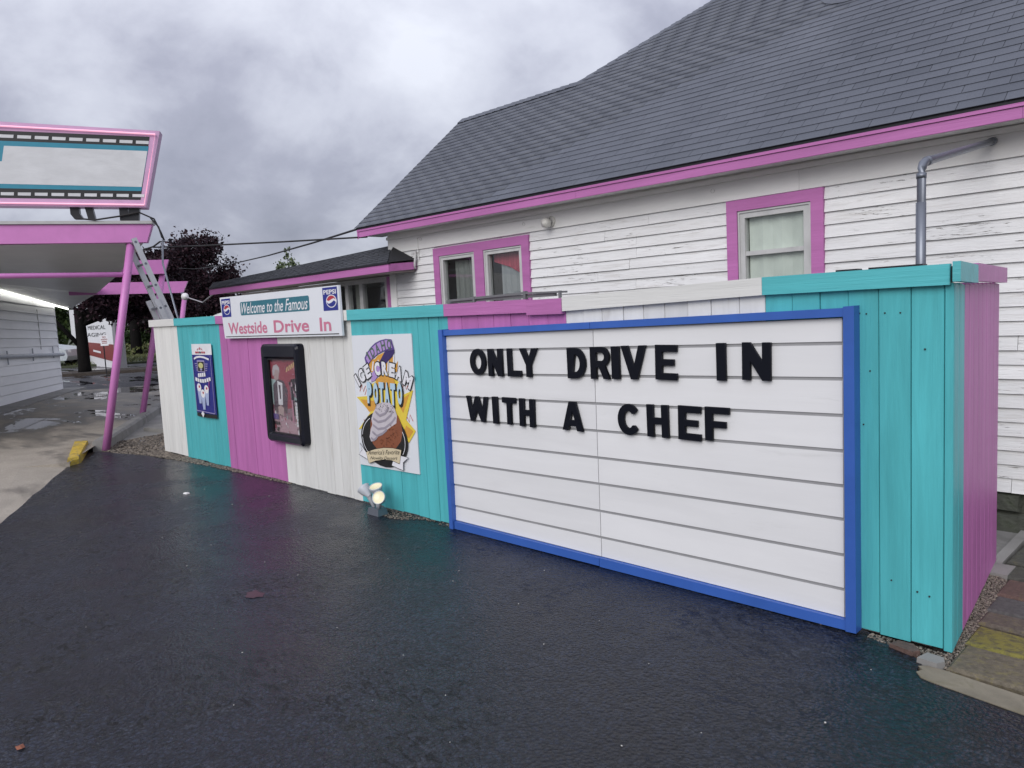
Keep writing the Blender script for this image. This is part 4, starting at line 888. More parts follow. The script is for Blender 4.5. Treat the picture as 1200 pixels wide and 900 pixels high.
window(-7.077, -5.496, 2.397, [(-6.973, -6.350, 2.302), (-6.202, -5.602, 2.300)], [dict(x0=-6.921, x1=-6.411, z=2.250, inside=in_grey), dict(x0=-6.150, x1=-5.657, z=2.248, inside=in_red)])
window(-3.215, -2.413, 2.416, [(-3.121, -2.509, 2.326)], [dict(x0=-3.062, x1=-2.573, z=2.267, rail=(1.963, 1.998), inside=in_shade)])
# stone foundation
g = G(); g.box((-8.0, YH+.03, -.2), (1.6, YH+.12, .245)); g.build('foundation', M_STONE, house)
for r, (z0, z1) in enumerate(((-.12, .10), (.105, .24))):
    x = -2.6+.13*r
    while x < 1.2:
        w = R_.uniform(.14, .34); e = .02; p = R_.uniform(.0, .02)
        a = [(x+.01, YH+.03, z0), (x+w-.01, YH+.03, z0), (x+w-.01, YH+.03, z1), (x+.01, YH+.03, z1)]
        b = [(x+.01+e, YH-.012-p, z0+e), (x+w-.01-e, YH-.012-p, z0+e*R_.uniform(.5, 1.5)), (x+w-.01-e*R_.uniform(.6, 1.5), YH-.012-p, z1-e), (x+.01+e, YH-.012-p, z1-e*.6)]
        G().hexa(b, a).build('stone', M_STONE, house); x += w

# roof: deck, hip, gable trims, shingles
T40 = math.tan(math.radians(40)); C40 = math.cos(math.radians(40)); S40 = math.sin(math.radians(40))
def rp(x, s, h=0.): return Vector((x, 5.432+s*C40-h*S40, ze(x)-.002+s*S40+h*C40))
SR = 2.50; STOP = 5.2
def hipx(s): return -6.08+(s-SR)*1.113
deck = G(); th = -.012
A, B = rp(-8.235, 0, th), rp(1.6, 0, th)
pts = [A, B, rp(1.6, STOP, th), rp(hipx(STOP), STOP, th), rp(-6.08, SR, th), rp(-8.235, SR, th)]
deck.poly([tuple(p) for p in pts])
def mirror_back(p, yr): return Vector((p.x, 2*yr-p.y, p.z))
yr = pts[5].y
deck.poly([tuple(q) for q in (pts[5], pts[4], mirror_back(rp(-6.08, 0, th), yr), mirror_back(A, yr))])
top = pts[3]; deck.poly([tuple(q) for q in (pts[4], top, Vector((top.x, 12.5, top.z)), Vector((-6.08, 12.5, pts[4].z)))])
deck.poly([tuple(q) for q in (pts[3], pts[2], Vector((1.6, 12.5, top.z)), Vector((top.x, 12.5, top.z)))])
roof = deck.build('roof', flat('roof_underlay', (.035, .037, .044), .9), house)
for s0, s1 in ((0, SR),):
    a, b = rp(-8.235, s0, -.014), rp(-8.235, s1, -.014)
    G().hexa([tuple(a), tuple(a+Vector((.03, 0, 0))), tuple(b+Vector((.03, 0, 0))), tuple(b)], [tuple(p+Vector((0, 0, -.13))) for p in (a, a+Vector((.03, 0, 0)), b+Vector((.03, 0, 0)), b)]).build('rake_board', M_PINKH, house)
# one shared shingle: wedge with a proud butt edge
TW, EX, LN = .262, .1, .128
def shingle_me(name):
    me = bpy.data.meshes.new(name); w, L = 1.0, LN
    me.from_pydata([(0, 0, .004), (w, 0, .004), (w, 0, .0078), (0, 0, .0078), (0, L, -.002), (w, L, -.002), (w, L, .0015), (0, L, .0015)], [], [(0, 1, 2, 3), (3, 2, 6, 7), (1, 5, 6, 2), (0, 3, 7, 4), (4, 7, 6, 5), (0, 4, 5, 1)])
    me.materials.append(M_SHINGLE); me.update(); return me
SHM = shingle_me('shingle'); ex_ = Vector((1, 0, -.006)).normalized(); es_ = Vector((0, C40, S40)); en_ = ex_.cross(es_).normalized()
items = []
cam_i = SC.camera.matrix_world.inverted()
for r in range(int(STOP/EX)+1):
    s = r*EX-.012; x0, x1 = (-8.262, 1.55) if s < SR-.02 else (hipx(s+.07), 1.55)
    off = (r % 2)*TW/2+(r % 7)*.004; x = x0-off
    while x < x1:
        a, b = max(x, x0), min(x+TW-.0035, x1)
        if b-a > .03:
            p = rp(a, s, R_.uniform(0, .0008)); c = cam_i @ Vector(((a+b)/2, p.y, p.z)); u = c.x/-c.z*26.4/36; v = c.y/-c.z*26.4/36
            items.append((abs(u) < .52 and abs(v) < .40, c.length, a, b-a, p))
        x += TW
items.sort(key=lambda t: (not t[0], t[1]))
base = np.array([v.co[:] for v in SHM.vertices]); bf = np.array([p.vertices[:] for p in SHM.polygons])
Mr = np.array((ex_, es_, en_)); VV = []; FF = []
for k, (vis, d, a, w, p) in enumerate(items):
    if k < 300:
        o = bpy.data.objects.new('shingle', SHM); COL.objects.link(o); o.parent = roof
        m = Matrix((ex_*w, es_, en_)).transposed().to_4x4(); m.translation = p-OFF[roof]; o.matrix_local = m
    else:
        v = base*np.array([w, 1, 1]); VV.append(v @ Mr+np.array(p)); FF.append(bf+8*(k-300))
ngrid('shingle_field', np.concatenate(VV), np.concatenate(FF), M_SHINGLE, roof, kind='stuff')
g = G()      # ridge and hip caps
def caps(a, b, wid, step):
    n = max(1, int((b-a).length/step))
    for k in range(n):
        p, q = a+(b-a)*(k/n), a+(b-a)*((k+1.25)/n); d = (b-a).normalized(); sd = d.cross(Vector((0, 0, 1))).normalized()
        u0, u1 = Vector((0, 0, .016)), Vector((0, 0, .006))
        g.add([tuple(p+u0), tuple(p+sd*wid-Vector((0, 0, wid*.75))+u0), tuple(q+sd*wid-Vector((0, 0, wid*.75))+u1), tuple(q+u1), tuple(p-sd*wid-Vector((0, 0, wid*.75))+u0), tuple(q-sd*wid-Vector((0, 0, wid*.75))+u1)], [(0, 1, 2, 3), (0, 3, 5, 4), (0, 4, 1)])
caps(rp(-8.25, SR, .0), rp(-6.08, SR, .0), .10, .14)
caps(rp(-6.10, SR-.02, .0), rp(hipx(STOP)+.02, STOP, .0), .085, .14)
g.build('ridge_caps', M_SHINGLE, house)
dm = G(); vs = []; dc = (-2.72, 2.62)
for i in range(6):
    for k in range(20):
        f = 1-i/5; a = 2*math.pi*k/20; vs.append(tuple(rp(dc[0]+.40*f*math.cos(a), dc[1]+.30*f*math.sin(a), .012+.05*(1-f*f))))
dm.add(vs, [(i*20+k, i*20+(k+1) % 20, (i+1)*20+(k+1) % 20, (i+1)*20+k) for i in range(5) for k in range(20)]); dm.build('roof_saddle', M_SHINGLE, roof)
# flue pipe leaving the wall and turning down
pipe = G(); P1, P2, P0 = Vector((-1.285, 4.22, 1.35)), Vector((-1.285, 4.235, 2.22)), Vector((-1.315, 5.70, 2.535))
path = [P1, Vector((-1.285, 4.232, 2.185)), Vector((-1.285, 4.240, 2.222)), Vector((-1.286, 4.262, 2.248)), Vector((-1.287, 4.305, 2.262)), P0]
pipe.tube(path, .0215, 12); pipe.tube([P1, Vector((-1.285, 4.225, 2.05))], .0245, 12); pipe.tube([Vector((-1.285, 4.229, 2.17)), Vector((-1.285, 4.232, 2.195))], .0245, 12); pipe.tube([path[4], path[4]+(P0-path[4])*.05], .0245, 12); pipe.tube([P0-(P0-path[4])*.03, P0+Vector((0, .04, .008))], .0255, 12)
tag(pipe.build('conduit_pipe', M_STEEL, smooth=True, loc=(-1.285, 4.22, 1.35)), 'bent grey metal pipe rising behind the fence to the house wall', 'pipe')
# grey metal rail lying along the fence top
rl = G(); rl.box((-4.33, 3.60, 1.690), (-3.25, 3.625, 1.712)); rl.hexa([(-4.28, 3.585, 1.70), (-3.50, 3.585, 1.715), (-3.50, 3.60, 1.715), (-4.28, 3.60, 1.70)], [(-4.28, 3.585, 1.716), (-3.50, 3.585, 1.731), (-3.50, 3.60, 1.731), (-4.28, 3.60, 1.716)])
rl.hexa([(-3.50, 3.585, 1.715), (-3.19, 3.585, 1.708), (-3.19, 3.66, 1.708), (-3.50, 3.66, 1.715)], [(-3.50, 3.585, 1.727), (-3.19, 3.585, 1.720), (-3.19, 3.66, 1.720), (-3.50, 3.66, 1.727)]); rl.box((-3.202, 3.584, 1.675), (-3.186, 3.60, 1.722)); rl.box((-3.515, 3.583, 1.68), (-3.495, 3.61, 1.735)); rl.box((-4.02, 3.583, 1.68), (-4.0, 3.60, 1.725))
tag(rl.build('metal_bracket', flat('dull_grey_steel', (.17, .175, .18), .5, metal=.3), loc=(-3.8, 3.6, 1.69)), 'grey metal rail bracket lying along the pink fence cap', 'bracket')
g = G()
for xa, xb in ((-1.48, -1.38), (-1.33, -1.10)): g.box((xa, 3.64, 1.69), (xb, 3.70, 1.722))
tag(g.build('roof_scrap', M_BLACKM, loc=(-1.3, 3.66, 1.69)), 'black scrap of sheet lying behind the teal fence cap at the pipe', 'scrap')

# ------------------------------------------------------------------ low annex left of the house
ann = thing('annex_building', (-10.0, 5.8, 0), 'low annex with dark shingled hip roof and pink fascia behind the banner', 'building')
e0, e1 = Vector((-12.55, 5.31, 2.25)), Vector((-7.42, 5.31, 2.262)); r1, r0 = Vector((-8.16, 5.92, 2.55)), Vector((-12.9, 5.55, 2.36))
w1, w2 = Vector((-7.42, 5.726, 2.305)), Vector((-7.88, 5.726, 2.50))
g = G()
g.add([tuple(q) for q in (e0, e1, r1, r0)], [(0, 1, 2, 3)]); g.add([tuple(q) for q in (e1, w1, w2, r1)], [(0, 1, 2, 3)])
g.add([tuple(q) for q in (r0, r1, Vector((-8.16, 9, 2.5)), Vector((-12.9, 9, 2.36)))], [(0, 1, 2, 3)])
an_roof = g.build('roof', flat('annex_underlay', (.014, .014, .017), .9), ann)
fd = (r1-e1); frow = 9; nrm = (e1-e0).cross(r0-e0).normalized(); VV = []; FF = []; k = 0
for r in range(frow):
    t0, t1 = r/frow, (r+1.3)/frow
    a0, b0 = e0.lerp(r0, t0), e1.lerp(r1, t0); a1, b1 = e0.lerp(r0, min(1, t1)), e1.lerp(r1, min(1, t1)); L = (b0-a0).length; n = int(L/.22)
    for i in range(-1, n+1):
        u0 = max(0, (i+.5*(r % 2))/n); u1 = min(1, (i+.5*(r % 2)+.97)/n)
        if u1-u0 < .004: continue
        h = .012+R_.uniform(0, .006); q = [a0.lerp(b0, u0)+nrm*h, a0.lerp(b0, u1)+nrm*h, a1.lerp(b1, u1)+nrm*.003, a1.lerp(b1, u0)+nrm*.003]
        lo = [a0.lerp(b0, u0)+nrm*.001, a0.lerp(b0, u1)+nrm*.001]
        VV += [tuple(p) for p in q+lo]; FF += [(k, k+1, k+2, k+3), (k+4, k+5, k+1, k)]; k += 6
ngrid('shingle_field', np.array(VV), np.array(FF), M_SHDARK, an_roof, kind='stuff')
def slab(a, b, d, h, name, m, par): G().hexa([tuple(p) for p in (a, b, b+d, a+d)], [tuple(p+Vector((0, 0, h))) for p in (a, b, b+d, a+d)]).build(name, m, par)
dn = Vector((0, 0, -.018)); 
slab(e0+dn+Vector((0, 0, -.09)), Vector((-9.0, 5.31, 2.258))+dn+Vector((0, 0, -.09)), Vector((0, .025, 0)), .088, 'fascia', M_PINKH, ann)
slab(Vector((-8.998, 5.31, 2.258))+dn+Vector((0, 0, -.09)), e1+dn+Vector((0, 0, -.09)), Vector((0, .025, 0)), .088, 'fascia', M_PINKH, ann)
slab(e1+dn+Vector((0, .026, -.085)), w1+dn+Vector((0, 0, -.10)), Vector((-.025, 0, 0)), .088, 'fascia', M_PINKH, ann)
slab(e0+Vector((0, -.012, -.018)), e1+Vector((.012, -.012, -.018)), Vector((0, .03, 0)), .018, 'drip_edge', M_BLACKM, ann)
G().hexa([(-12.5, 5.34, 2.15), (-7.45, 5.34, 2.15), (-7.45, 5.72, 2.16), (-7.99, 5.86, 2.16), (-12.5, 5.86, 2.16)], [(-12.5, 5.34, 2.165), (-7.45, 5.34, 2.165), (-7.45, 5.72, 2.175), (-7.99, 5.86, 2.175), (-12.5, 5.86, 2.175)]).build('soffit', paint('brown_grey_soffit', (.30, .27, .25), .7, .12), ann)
g = G(); ya = 5.80
g.box((-12.4, ya, 0), (-9.75, ya+.1, 2.15)); g.box((-9.75, ya, 0), (-7.99, ya+.1, 1.30)); g.box((-9.75, ya, 2.10), (-7.99, ya+.1, 2.15)); g.box((-8.12, ya, 1.30), (-7.99, ya+.1, 2.10)); g.box((-12.4, ya+.1, 0), (-12.3, 8.9, 2.15)); g.box((-12.3, 8.8, 0), (-8.0, 8.9, 2.15))
g.build('wall', M_FRIEZE, ann)
G().box((-8.128, ya-.03, 1.2), (-8.03, ya+.005, 2.14)).build('window_trim', M_PINKH, ann)
f = G()
for a, b in ((-9.75, -9.70), (-9.16, -9.08), (-8.80, -8.72), (-8.20, -8.13)): f.box((a, ya-.012, 1.25), (b, ya+.06, 2.13))
f.box((-9.75, ya-.010, 2.085), (-8.13, ya+.06, 2.135))
wf = f.build('window_frame', M_SASH, ann)
for a, b in ((-9.70, -9.16), (-9.08, -8.80), (-8.72, -8.20)): G().box((a, ya+.02, 1.28), (b, ya+.026, 2.085)).build('glass_pane', M_GLASS, wf)
G().box((-9.08, ya+.11, 1.28), (-8.84, ya+.13, 2.09)).build('curtain', flat('cream_blind', (.34, .34, .31), .8), ann)
g = G(); g.add([(-12.2, ya+.12, 1.2), (-8.0, ya+.12, 1.2), (-8.0, 7.5, 1.2), (-12.2, 7.5, 1.2), (-12.2, 7.5, 2.14), (-8.0, 7.5, 2.14), (-8.0, ya+.12, 2.14), (-12.2, ya+.12, 2.14)], [(0, 1, 2, 3), (3, 2, 5, 4), (0, 3, 4, 7), (1, 6, 5, 2), (4, 5, 6, 7)]); g.build('dark_room', M_ROOM, ann)
G().box((-8.72, 6.5, 2.02), (-8.1, 6.54, 2.05)).build('ceiling_tube', flat('lit_tube', (.9, .9, .85), .4, emit=.6), ann)
G().tube([(-7.42, 5.70, 2.19), (-7.405, 5.69, 2.25), (-7.40, 5.70, 2.32), (-7.41, 5.72, 2.40)], .014, 8).build('conduit', M_SASH, ann, smooth=True)

# ------------------------------------------------------------------ drive-in building on the left
BA = Vector((-20.0, 3.5, 0))
def bw(a, z=0., out=0.): return BA+WD*a+UD*out+Vector((0, 0, z))
drv = thing('drive_in_building', tuple(bw(0)), 'white sided drive-in building under the pink canopy at left', 'building')
def bz(k): return lambda a: lerp(.29+.2175*k, .24+.211*k, (a-.1)/4.6)
AE = 4.9
for k in range(-2, 11):
    f0, f1 = bz(k), bz(k+1); 
    for a, b in ((-7.8, -1.6), (-1.597, AE)):
        vs = [(a, f0(a)), (b, f0(b)), (b, f1(b)), (a, f1(a))]
        lo = [tuple(bw(a, f0(a)+.012, .022)), tuple(bw(b, f0(b)+.012, .022)), tuple(bw(b, f1(b), .002)), tuple(bw(a, f1(a), .002))]
        G().hexa([tuple(Vector(p)-UD*.03) for p in lo], lo).build('siding_board', M_LSIDE, drv)
G().hexa([tuple(bw(a, -.1, o)) for a, o in ((-7.8, -.02), (AE, -.02), (AE, -6), (-7.8, -6))], [tuple(bw(a, 2.62, o)) for a, o in ((-7.8, -.02), (AE, -.02), (AE, -6), (-7.8, -6))]).build('wall', M_LSIDE, drv)
G().hexa([tuple(bw(AE-.06, .05, .016)), tuple(bw(AE+.006, .05, .016)), tuple(bw(AE+.006, .05, -.06)), tuple(bw(AE-.06, .05, -.06))], [tuple(bw(AE-.06, 2.36, .016)), tuple(bw(AE+.006, 2.36, .016)), tuple(bw(AE+.006, 2.36, -.06)), tuple(bw(AE-.06, 2.36, -.06))]).build('corner_trim', M_LSIDE, drv)
g = G(); g.tube([tuple(bw(a, lerp(1.18, 1.05, (a-.4)/4.6), .09)) for a in (-7.5, -2, AE+.06)], .05, 10)
for a in (-3.4, -1.2, .7, 2.5, 4.2):
    g.tube([tuple(bw(a, .98, .05)), tuple(bw(a, 1.30, .05))], .016, 6)
g.build('wall_pipe', M_LAMPB, drv)
G().tube([tuple(bw(3.3, z, .02)) for z in (1.25, 2.3)], .010, 6).build('conduit', M_SASH, drv)
G().hexa([tuple(bw(a, -.1, o)) for a, o in ((-7.8, .0), (AE+.4, .0), (AE+.2, .55), (-7.8, .55))], [tuple(bw(a, z, o)) for a, o, z in ((-7.8, .0, .10), (AE+.4, .0, .07), (AE+.2, .55, .07), (-7.8, .55, .10))]).build('walkway', M_CONC, kind='structure')
M_TUBE = flat('lit_fluorescent', (.95, .95, .90), .3, emit=2.6)
for k, (a, b) in enumerate(((.55-1.1, .55), (.62, 3.0), (3.1, 5.9))):
    zf = lambda q: 2.71-.0601*(q-.86)-.05
    t = thing('fluorescent_tube', tuple(bw(a, zf(a), .10)), ['lit fluorescent tube under the canopy cut off by the photo edge', 'lit fluorescent tube in the middle of the row under the canopy', 'lit fluorescent tube reaching the far corner of the drive-in wall'][k], 'lamp', 'fluorescent tubes along the drive-in wall')
    G().tube([tuple(bw(a, zf(a), .10)), tuple(bw(b, zf(b), .10))], .022, 8).build('tube', M_TUBE, t)
    G().hexa([tuple(bw(q, zf(q)+.022, o)) for q, o in ((a, .06), (b, .06), (b, .14), (a, .14))], [tuple(bw(q, zf(q)+.045, o)) for q, o in ((a, .06), (b, .06), (b, .14), (a, .14))]).build('housing', M_SASH, t)

# ------------------------------------------------------------------ canopy with pink frames
can = thing('pink_canopy', (-11.24, 3.14, 0), 'pink steel drive-in canopy with slanted posts and grey soffit', 'canopy')
F1 = Vector((-11.24, 3.14, 0)); F2 = Vector((-14.532, 4.679, 0)); F3 = Vector((-17.97, 6.521, 0))
def fp(F, a, z, d=0.): return tuple(F+UD*a+WD*d+Vector((0, 0, z)))
def beam(F, a0, a1b, a1t, z0, z1, d0, d1, name, m=M_STEELPINK, dz=0.):
    pts = [(a0, z0+dz), (a1b, z0), (a1t, z1), (a0, z1+dz)]
    return G().hexa([fp(F, a, z, d0) for a, z in pts], [fp(F, a, z, d1) for a, z in pts]).build(name, m, can)
beam(F1, -3.8, .757, .842, 2.803, 3.046, -.02, .12, 'fascia_beam', dz=.045)
beam(F1, -3.8, .848, .856, 3.049, 3.088, -.05, .20, 'drip_edge', flat('grey_drip_edge', (.42, .42, .42), .5), dz=.05)
beam(F2, -.5, .63, .72, 2.615, 2.865, -.06, .06, 'cross_beam'); beam(F3, -1.9, .44, .56, 2.43, 2.69, -.06, .06, 'cross_beam', dz=.04)
for F, at_, zt, zb in ((F1, .56, 2.80, -.02), (F2, .585, 2.61, -.05), (F3, .47, 2.43, -.05)):
    b = Vector(fp(F, 0, zb, .05)); t = Vector(fp(F, at_, zt, .05))
    if F is F1: b = Vector(fp(F, -.02, zb, .05)); t = Vector(fp(F, .545, zt, .05))
    G().tube([b, b.lerp(t, .5), t], .052, 14).build('post', M_STEELPINK, can, smooth=True)
G().tube([fp(F1, -3.75, 2.47, .05), fp(F1, .43, 2.38, .05)], .034, 12).build('tie_rod', M_STEELPINK, can, smooth=True)
# soffit and roof sheet
SP = [(bw(-7.85, 2.82), Vector(fp(F1, .70, 2.812, .10))), (bw(-4.1, 2.79), Vector(fp(F2, -.12, 2.64, 0))), (bw(0.5, 2.715), Vector(fp(F3, -1.36, 2.49, 0))), (bw(4.9, 2.44), Vector((-24.2, 6.30, 2.40))), (bw(6.35, 2.385, .05), Vector((-25.6, 6.62, 2.375)))]
g = G(); n = len(SP)
vs = [tuple(p) for a, b in SP for p in (a, b)]; up = [tuple(Vector(p)+Vector((0, 0, .14))) for p in vs]
fs = [(2*i, 2*i+2, 2*i+3, 2*i+1) for i in range(n-1)]+[(2*n+2*i, 2*n+2*i+1, 2*n+2*i+3, 2*n+2*i+2) for i in range(n-1)]+[(2*i+1, 2*i+3, 2*n+2*i+3, 2*n+2*i+1) for i in range(n-1)]
g.add(vs+up, fs); g.build('soffit', M_SOFFIT, can)
sl = thing('spot_lamp', fp(F3, .47, 2.35, -.15), 'white round spot lamp at the tip of the farthest pink beam', 'lamp')
G().lathe([(.0001, -.07), (.035, -.06), (.065, -.01), (.085, .03), (.0001, .045)], fp(F3, .50, 2.33, -.22), (.75, -.5, .1), 14).build('lamp_body', flat('white_lamp', (.68, .68, .68), .4), sl, smooth=True)
G().tube([fp(F3, .42, 2.42, -.1), fp(F3, .48, 2.36, -.2)], .03, 8).build('stem', M_STEEL, sl)

# rooftop sign shaped like a strip of film
rs = thing('rooftop_sign', fp(F1, -.9, 3.1, 0), 'rooftop sign painted like a film strip with pink border and tubes', 'sign')
def rsz(a, lo, hi): return (a, lerp(lo, hi, (a+.9)/1.8))
outer = [(-3.6, 3.356), (.803, 3.258), (1.059, 4.271), (-3.6, 4.481)]
def fpl(pts, d): return [fp(F1, a, z, d) for a, z in pts]
G().hexa(fpl(outer, -.10), fpl(outer, .12)).build('sign_box', paint('faded_pink_border', (.58, .36, .56), .45, .08, ns=(5, 5, 5), bs=(30, 30, 30), bump=.12), rs)
g = G()
def frz(pts, m, l): g.poly(fpl(pts, -.102-.0015*l), m)
def tl(a): return 4.243+(a+.854)*-.0286
def bl(a): return 3.397+(a+.939)*-.0227
frz([(-3.5, bl(-3.5)-.005), (.742, 3.359), (.928, 4.192), (-3.5, tl(-3.5))], 0, 0)
frz([(-3.5, bl(-3.5)+.13), (.760, 3.475), (.905, 4.065), (-3.5, tl(-3.5)-.13)], 1, 1)
frz([(-3.5, 3.622+.02), (.772, 3.530), (.883, 4.003), (-.796, 4.051), (-.839, 3.856), (-.893, 3.856), (-3.5, 3.93)], 2, 2)
for k in range(-13, 9):
    a = -.837+.1984*k; z = 4.19-.0345*(a+.837); frz([(a, z-.036), (a+.155, z-.040), (a+.163, z), (a+.006, z+.004)], 2, 1.6)
    a = -.894+.1925*k; z = 3.465-.0203*(a+.894); frz([(a, z-.036), (a+.146, z-.040), (a+.152, z), (a+.004, z+.002)], 2, 1.6)
g.build('sign_face', [M_BLK, flat('sign_teal', (.02, .22, .32), .45), paint('sign_white', (.60, .61, .63), .5, .08, ns=(3, 3, 8), bs=(10, 10, 60), bump=.5)], rs)
M_NEON = flat('pink_neon', (.85, .42, .55), .25, emit=.55)
G().tube([fp(F1, -3.5, 4.405, -.125), fp(F1, 1.001, 4.22, -.125), fp(F1, .785, 3.29, -.125), fp(F1, -3.5, 3.389, -.125)], .011, 6).build('neon_tube', M_NEON, rs)
for pts in ([(-.136, 3.28), (-.029, 3.28), (-.029, 3.20), (.015, 3.125), (-.093, 3.125), (-.136, 3.19)], [(.04, 3.28), (.13, 3.28), (.155, 3.12), (.07, 3.12)], [(.455, 3.27), (.56, 3.27), (.56, 3.10), (.453, 3.10)], [(.58, 3.27), (.707, 3.27), (.684, 3.10), (.56, 3.10), (.56, 3.16)], [(-2.1, 3.32), (-1.99, 3.32), (-1.99, 3.10), (-2.1, 3.10)]): G().hexa(fpl(pts, -.03), fpl(pts, .06)).build('mount_bracket', M_BLACKM, rs)
cb = G(); cb.tube([fp(F1, -.05, 3.13, -.05), fp(F1, .15, 3.105, -.06), fp(F1, .45, 3.15, -.06), fp(F1, .70, 3.20, -.06), fp(F1, .88, 3.11, -.06), fp(F1, .95, 2.93, -.06), fp(F1, .985, 2.82, -.06)], .012, 6); cb.tube([fp(F1, .84, 3.12, -.08), fp(F1, .93, 3.0, -.08), fp(F1, .96, 2.86, -.08), fp(F1, 1.0, 2.80, -.08), fp(F1, .93, 2.80, -.08), fp(F1, .84, 2.74, -.05), fp(F1, .70, 2.70, -.02)], .012, 6)
tag(cb.build('sign_cable', M_CABLE, loc=fp(F1, .8, 3.0, 0)), 'black cable drooping from the rooftop sign over the pink beam end', 'cable')
tag(G().tube([fp(F1, .965, 2.83, -.07), (-10.64, 3.9, 2.5), (-10.32, 3.9, 1.81), (-10.2, 3.95, 1.4)], .013, 6).build('conduit_rod', M_STEEL, loc=(-10.5, 3.9, 1.4)), 'thin grey conduit running from the sign cable down behind the fence', 'conduit')
# ladder behind the fence end
lad = thing('ladder', (-10.62, 4.55, 0), 'aluminium extension ladder leaning on the pink beam behind the fence', 'ladder')
La, Lb = Vector((-10.60, 4.50, 0)), Vector((-10.985, 3.62, 2.86)); wd = Vector((1, -.10, 0)).normalized(); dr = (Lb-La).normalized(); fn = wd.cross(dr).normalized()
def lad_part(o0, z0, z1, wid, name0):
    for sgn in (-1, 1):
        c0 = La+dr*z0+wd*(sgn*wid/2)+fn*o0; c1 = La+dr*z1+wd*(sgn*wid/2)+fn*o0
        a = [c0-wd*.012-fn*.035, c0+wd*.012-fn*.035, c0+wd*.012+fn*.035, c0-wd*.012+fn*.035]; d = c1-c0
        G().hexa([tuple(p) for p in a], [tuple(p+d) for p in a]).build(name0, M_ALU, lad)
    z = z0+.2
    while z < z1-.05:
        c = La+dr*z+fn*o0; G().tube([tuple(c-wd*(wid/2+.016)), tuple(c+wd*(wid/2+.016))], .017, 8).build('rung', M_STEEL, lad); z += .305
lad_part(0, 0, 3.0, .40, 'side_rail'); lad_part(.075, 0, 2.15, .45, 'side_rail')
# overhead wires
tag(G().tube([(-8.1, 5.50, 2.64), (-9.3, 4.98, 2.685), (-10.6, 4.42, 2.745), (-11.76, 4.2, 2.83)], .012, 6).build('overhead_wire', M_CABLE, loc=(-10, 4.8, 2.7)), 'black service wire strung level from the house eave to the canopy', 'wire')
far = Vector((-37.4, 14.25, 4.55)); nr = Vector((-8.24, 5.45, 2.75))
tag(G().tube([tuple(nr.lerp(far, t)-Vector((0, 0, .9*t*(1-t)))) for t in (0, .03, .08, .2, .4, .7, 1)], .014, 6).build('overhead_wire', M_CABLE, loc=(-10, 6, 2.7)), 'black wire sloping down from the house eave corner past the trees', 'wire')
tag(G().tube([fp(F3, .5, 2.33, -.2), (-15.5, 6.4, 2.12), (-12.5, 5.36, 2.16)], .012, 6).build('overhead_wire', flat('pale_cable', (.35, .35, .36), .5), loc=(-15, 6, 2.2)), 'pale cable from the far beam tip to the annex eave', 'wire')

# ------------------------------------------------------------------ the street beyond
def leaves(name, ells, n, size, mat, parent, seed, clumps=90, kind=None, flat_=1.0):
    rng = np.random.default_rng(seed); P = []
    vol = np.array([e[1][0]*e[1][1]*e[1][2] for e in ells]); vol = vol/vol.sum()
    for (c, r), f in zip(ells, vol):
        k = max(6, int(clumps*f)); d = rng.normal(size=(k, 3)); d /= np.linalg.norm(d, axis=1)[:, None]
        cc = np.array(c)+d*np.array(r)*(rng.uniform(.3, .92, (k, 1))**.6)
        m = int(n*f)//k+1
        pts = cc[:, None, :]+rng.normal(size=(k, m, 3))*np.array(r)*.13*rng.uniform(.6, 1.5, (k, 1, 1))
        P.append(pts.reshape(-1, 3))
    P = np.concatenate(P); k = len(P)
    a = rng.normal(size=(k, 3)); a /= np.linalg.norm(a, axis=1)[:, None]; b = np.cross(a, rng.normal(size=(k, 3))); b /= np.linalg.norm(b, axis=1)[:, None]
    s = size*rng.uniform(.6, 1.4, (k, 1)); a = a*s; b = b*s*.62
    V_ = np.stack([P-a, P+b, P+a, P-b], 1).reshape(-1, 3); F_ = np.arange(4*k).reshape(-1, 4)
    return ngrid(name, V_, F_, mat, parent, **({'kind': kind} if kind else {}))
def tree(name, foot, h, r, label, ells, n, size, mat, seed, group=None, lean=(0, 0), limbs=6, cat='tree'):
    t = thing(name, foot, label, cat, group); f = Vector(foot); rr = random.Random(seed); q = G()
    top = f+Vector((lean[0], lean[1], h)); q.tube([f-Vector((0, 0, .1)), f.lerp(top, .1), f.lerp(top, .5)+Vector((rr.uniform(-.06, .06), rr.uniform(-.06, .06), 0)), top], [r*1.15, r*1.02, r*.95, r*.8], 10)
    tr = q.build('trunk', M_BARK, t, smooth=True)
    for k in range(limbs):
        c, rad = ells[k % len(ells)]; e = Vector(c)+Vector((rr.uniform(-.6, .6)*rad[0], rr.uniform(-.6, .6)*rad[1], rr.uniform(-.2, .6)*rad[2])); s = f.lerp(top, rr.uniform(.7, 1))
        G().tube([s, s.lerp(e, .5)+Vector((0, 0, .12*rad[2])), e], [r*.5, r*.3, r*.1], 7).build('limb', M_BARK, t, smooth=True)
    leaves('crown', ells, n, size, mat, t, seed); return t
tree('street_tree', (-33.67, 8.91, .05), 2.6, .23, 'dark purple street tree with thick black trunk in the median', [((-32.9, 10.1, 3.6), (1.8, 1.8, 1.25)), ((-33.3, 11.4, 3.7), (1.5, 1.5, 1.3)), ((-32.9, 9.6, 2.75), (.9, 1.0, .6)), ((-32.4, 12.4, 4.2), (1.3, 1.3, 1.2)), ((-33.3, 10.9, 2.75), (1.5, 1.6, .75)), ((-32.9, 12.4, 2.7), (1.2, 1.3, .8))], 26000, .075, M_PURPLE, 21, limbs=8)
lb = G(); lb.tube([(-33.67, 8.91, 1.0), (-33.9, 8.3, 1.9), (-34.1, 7.75, 2.75)], [.10, .075, .05], 8)
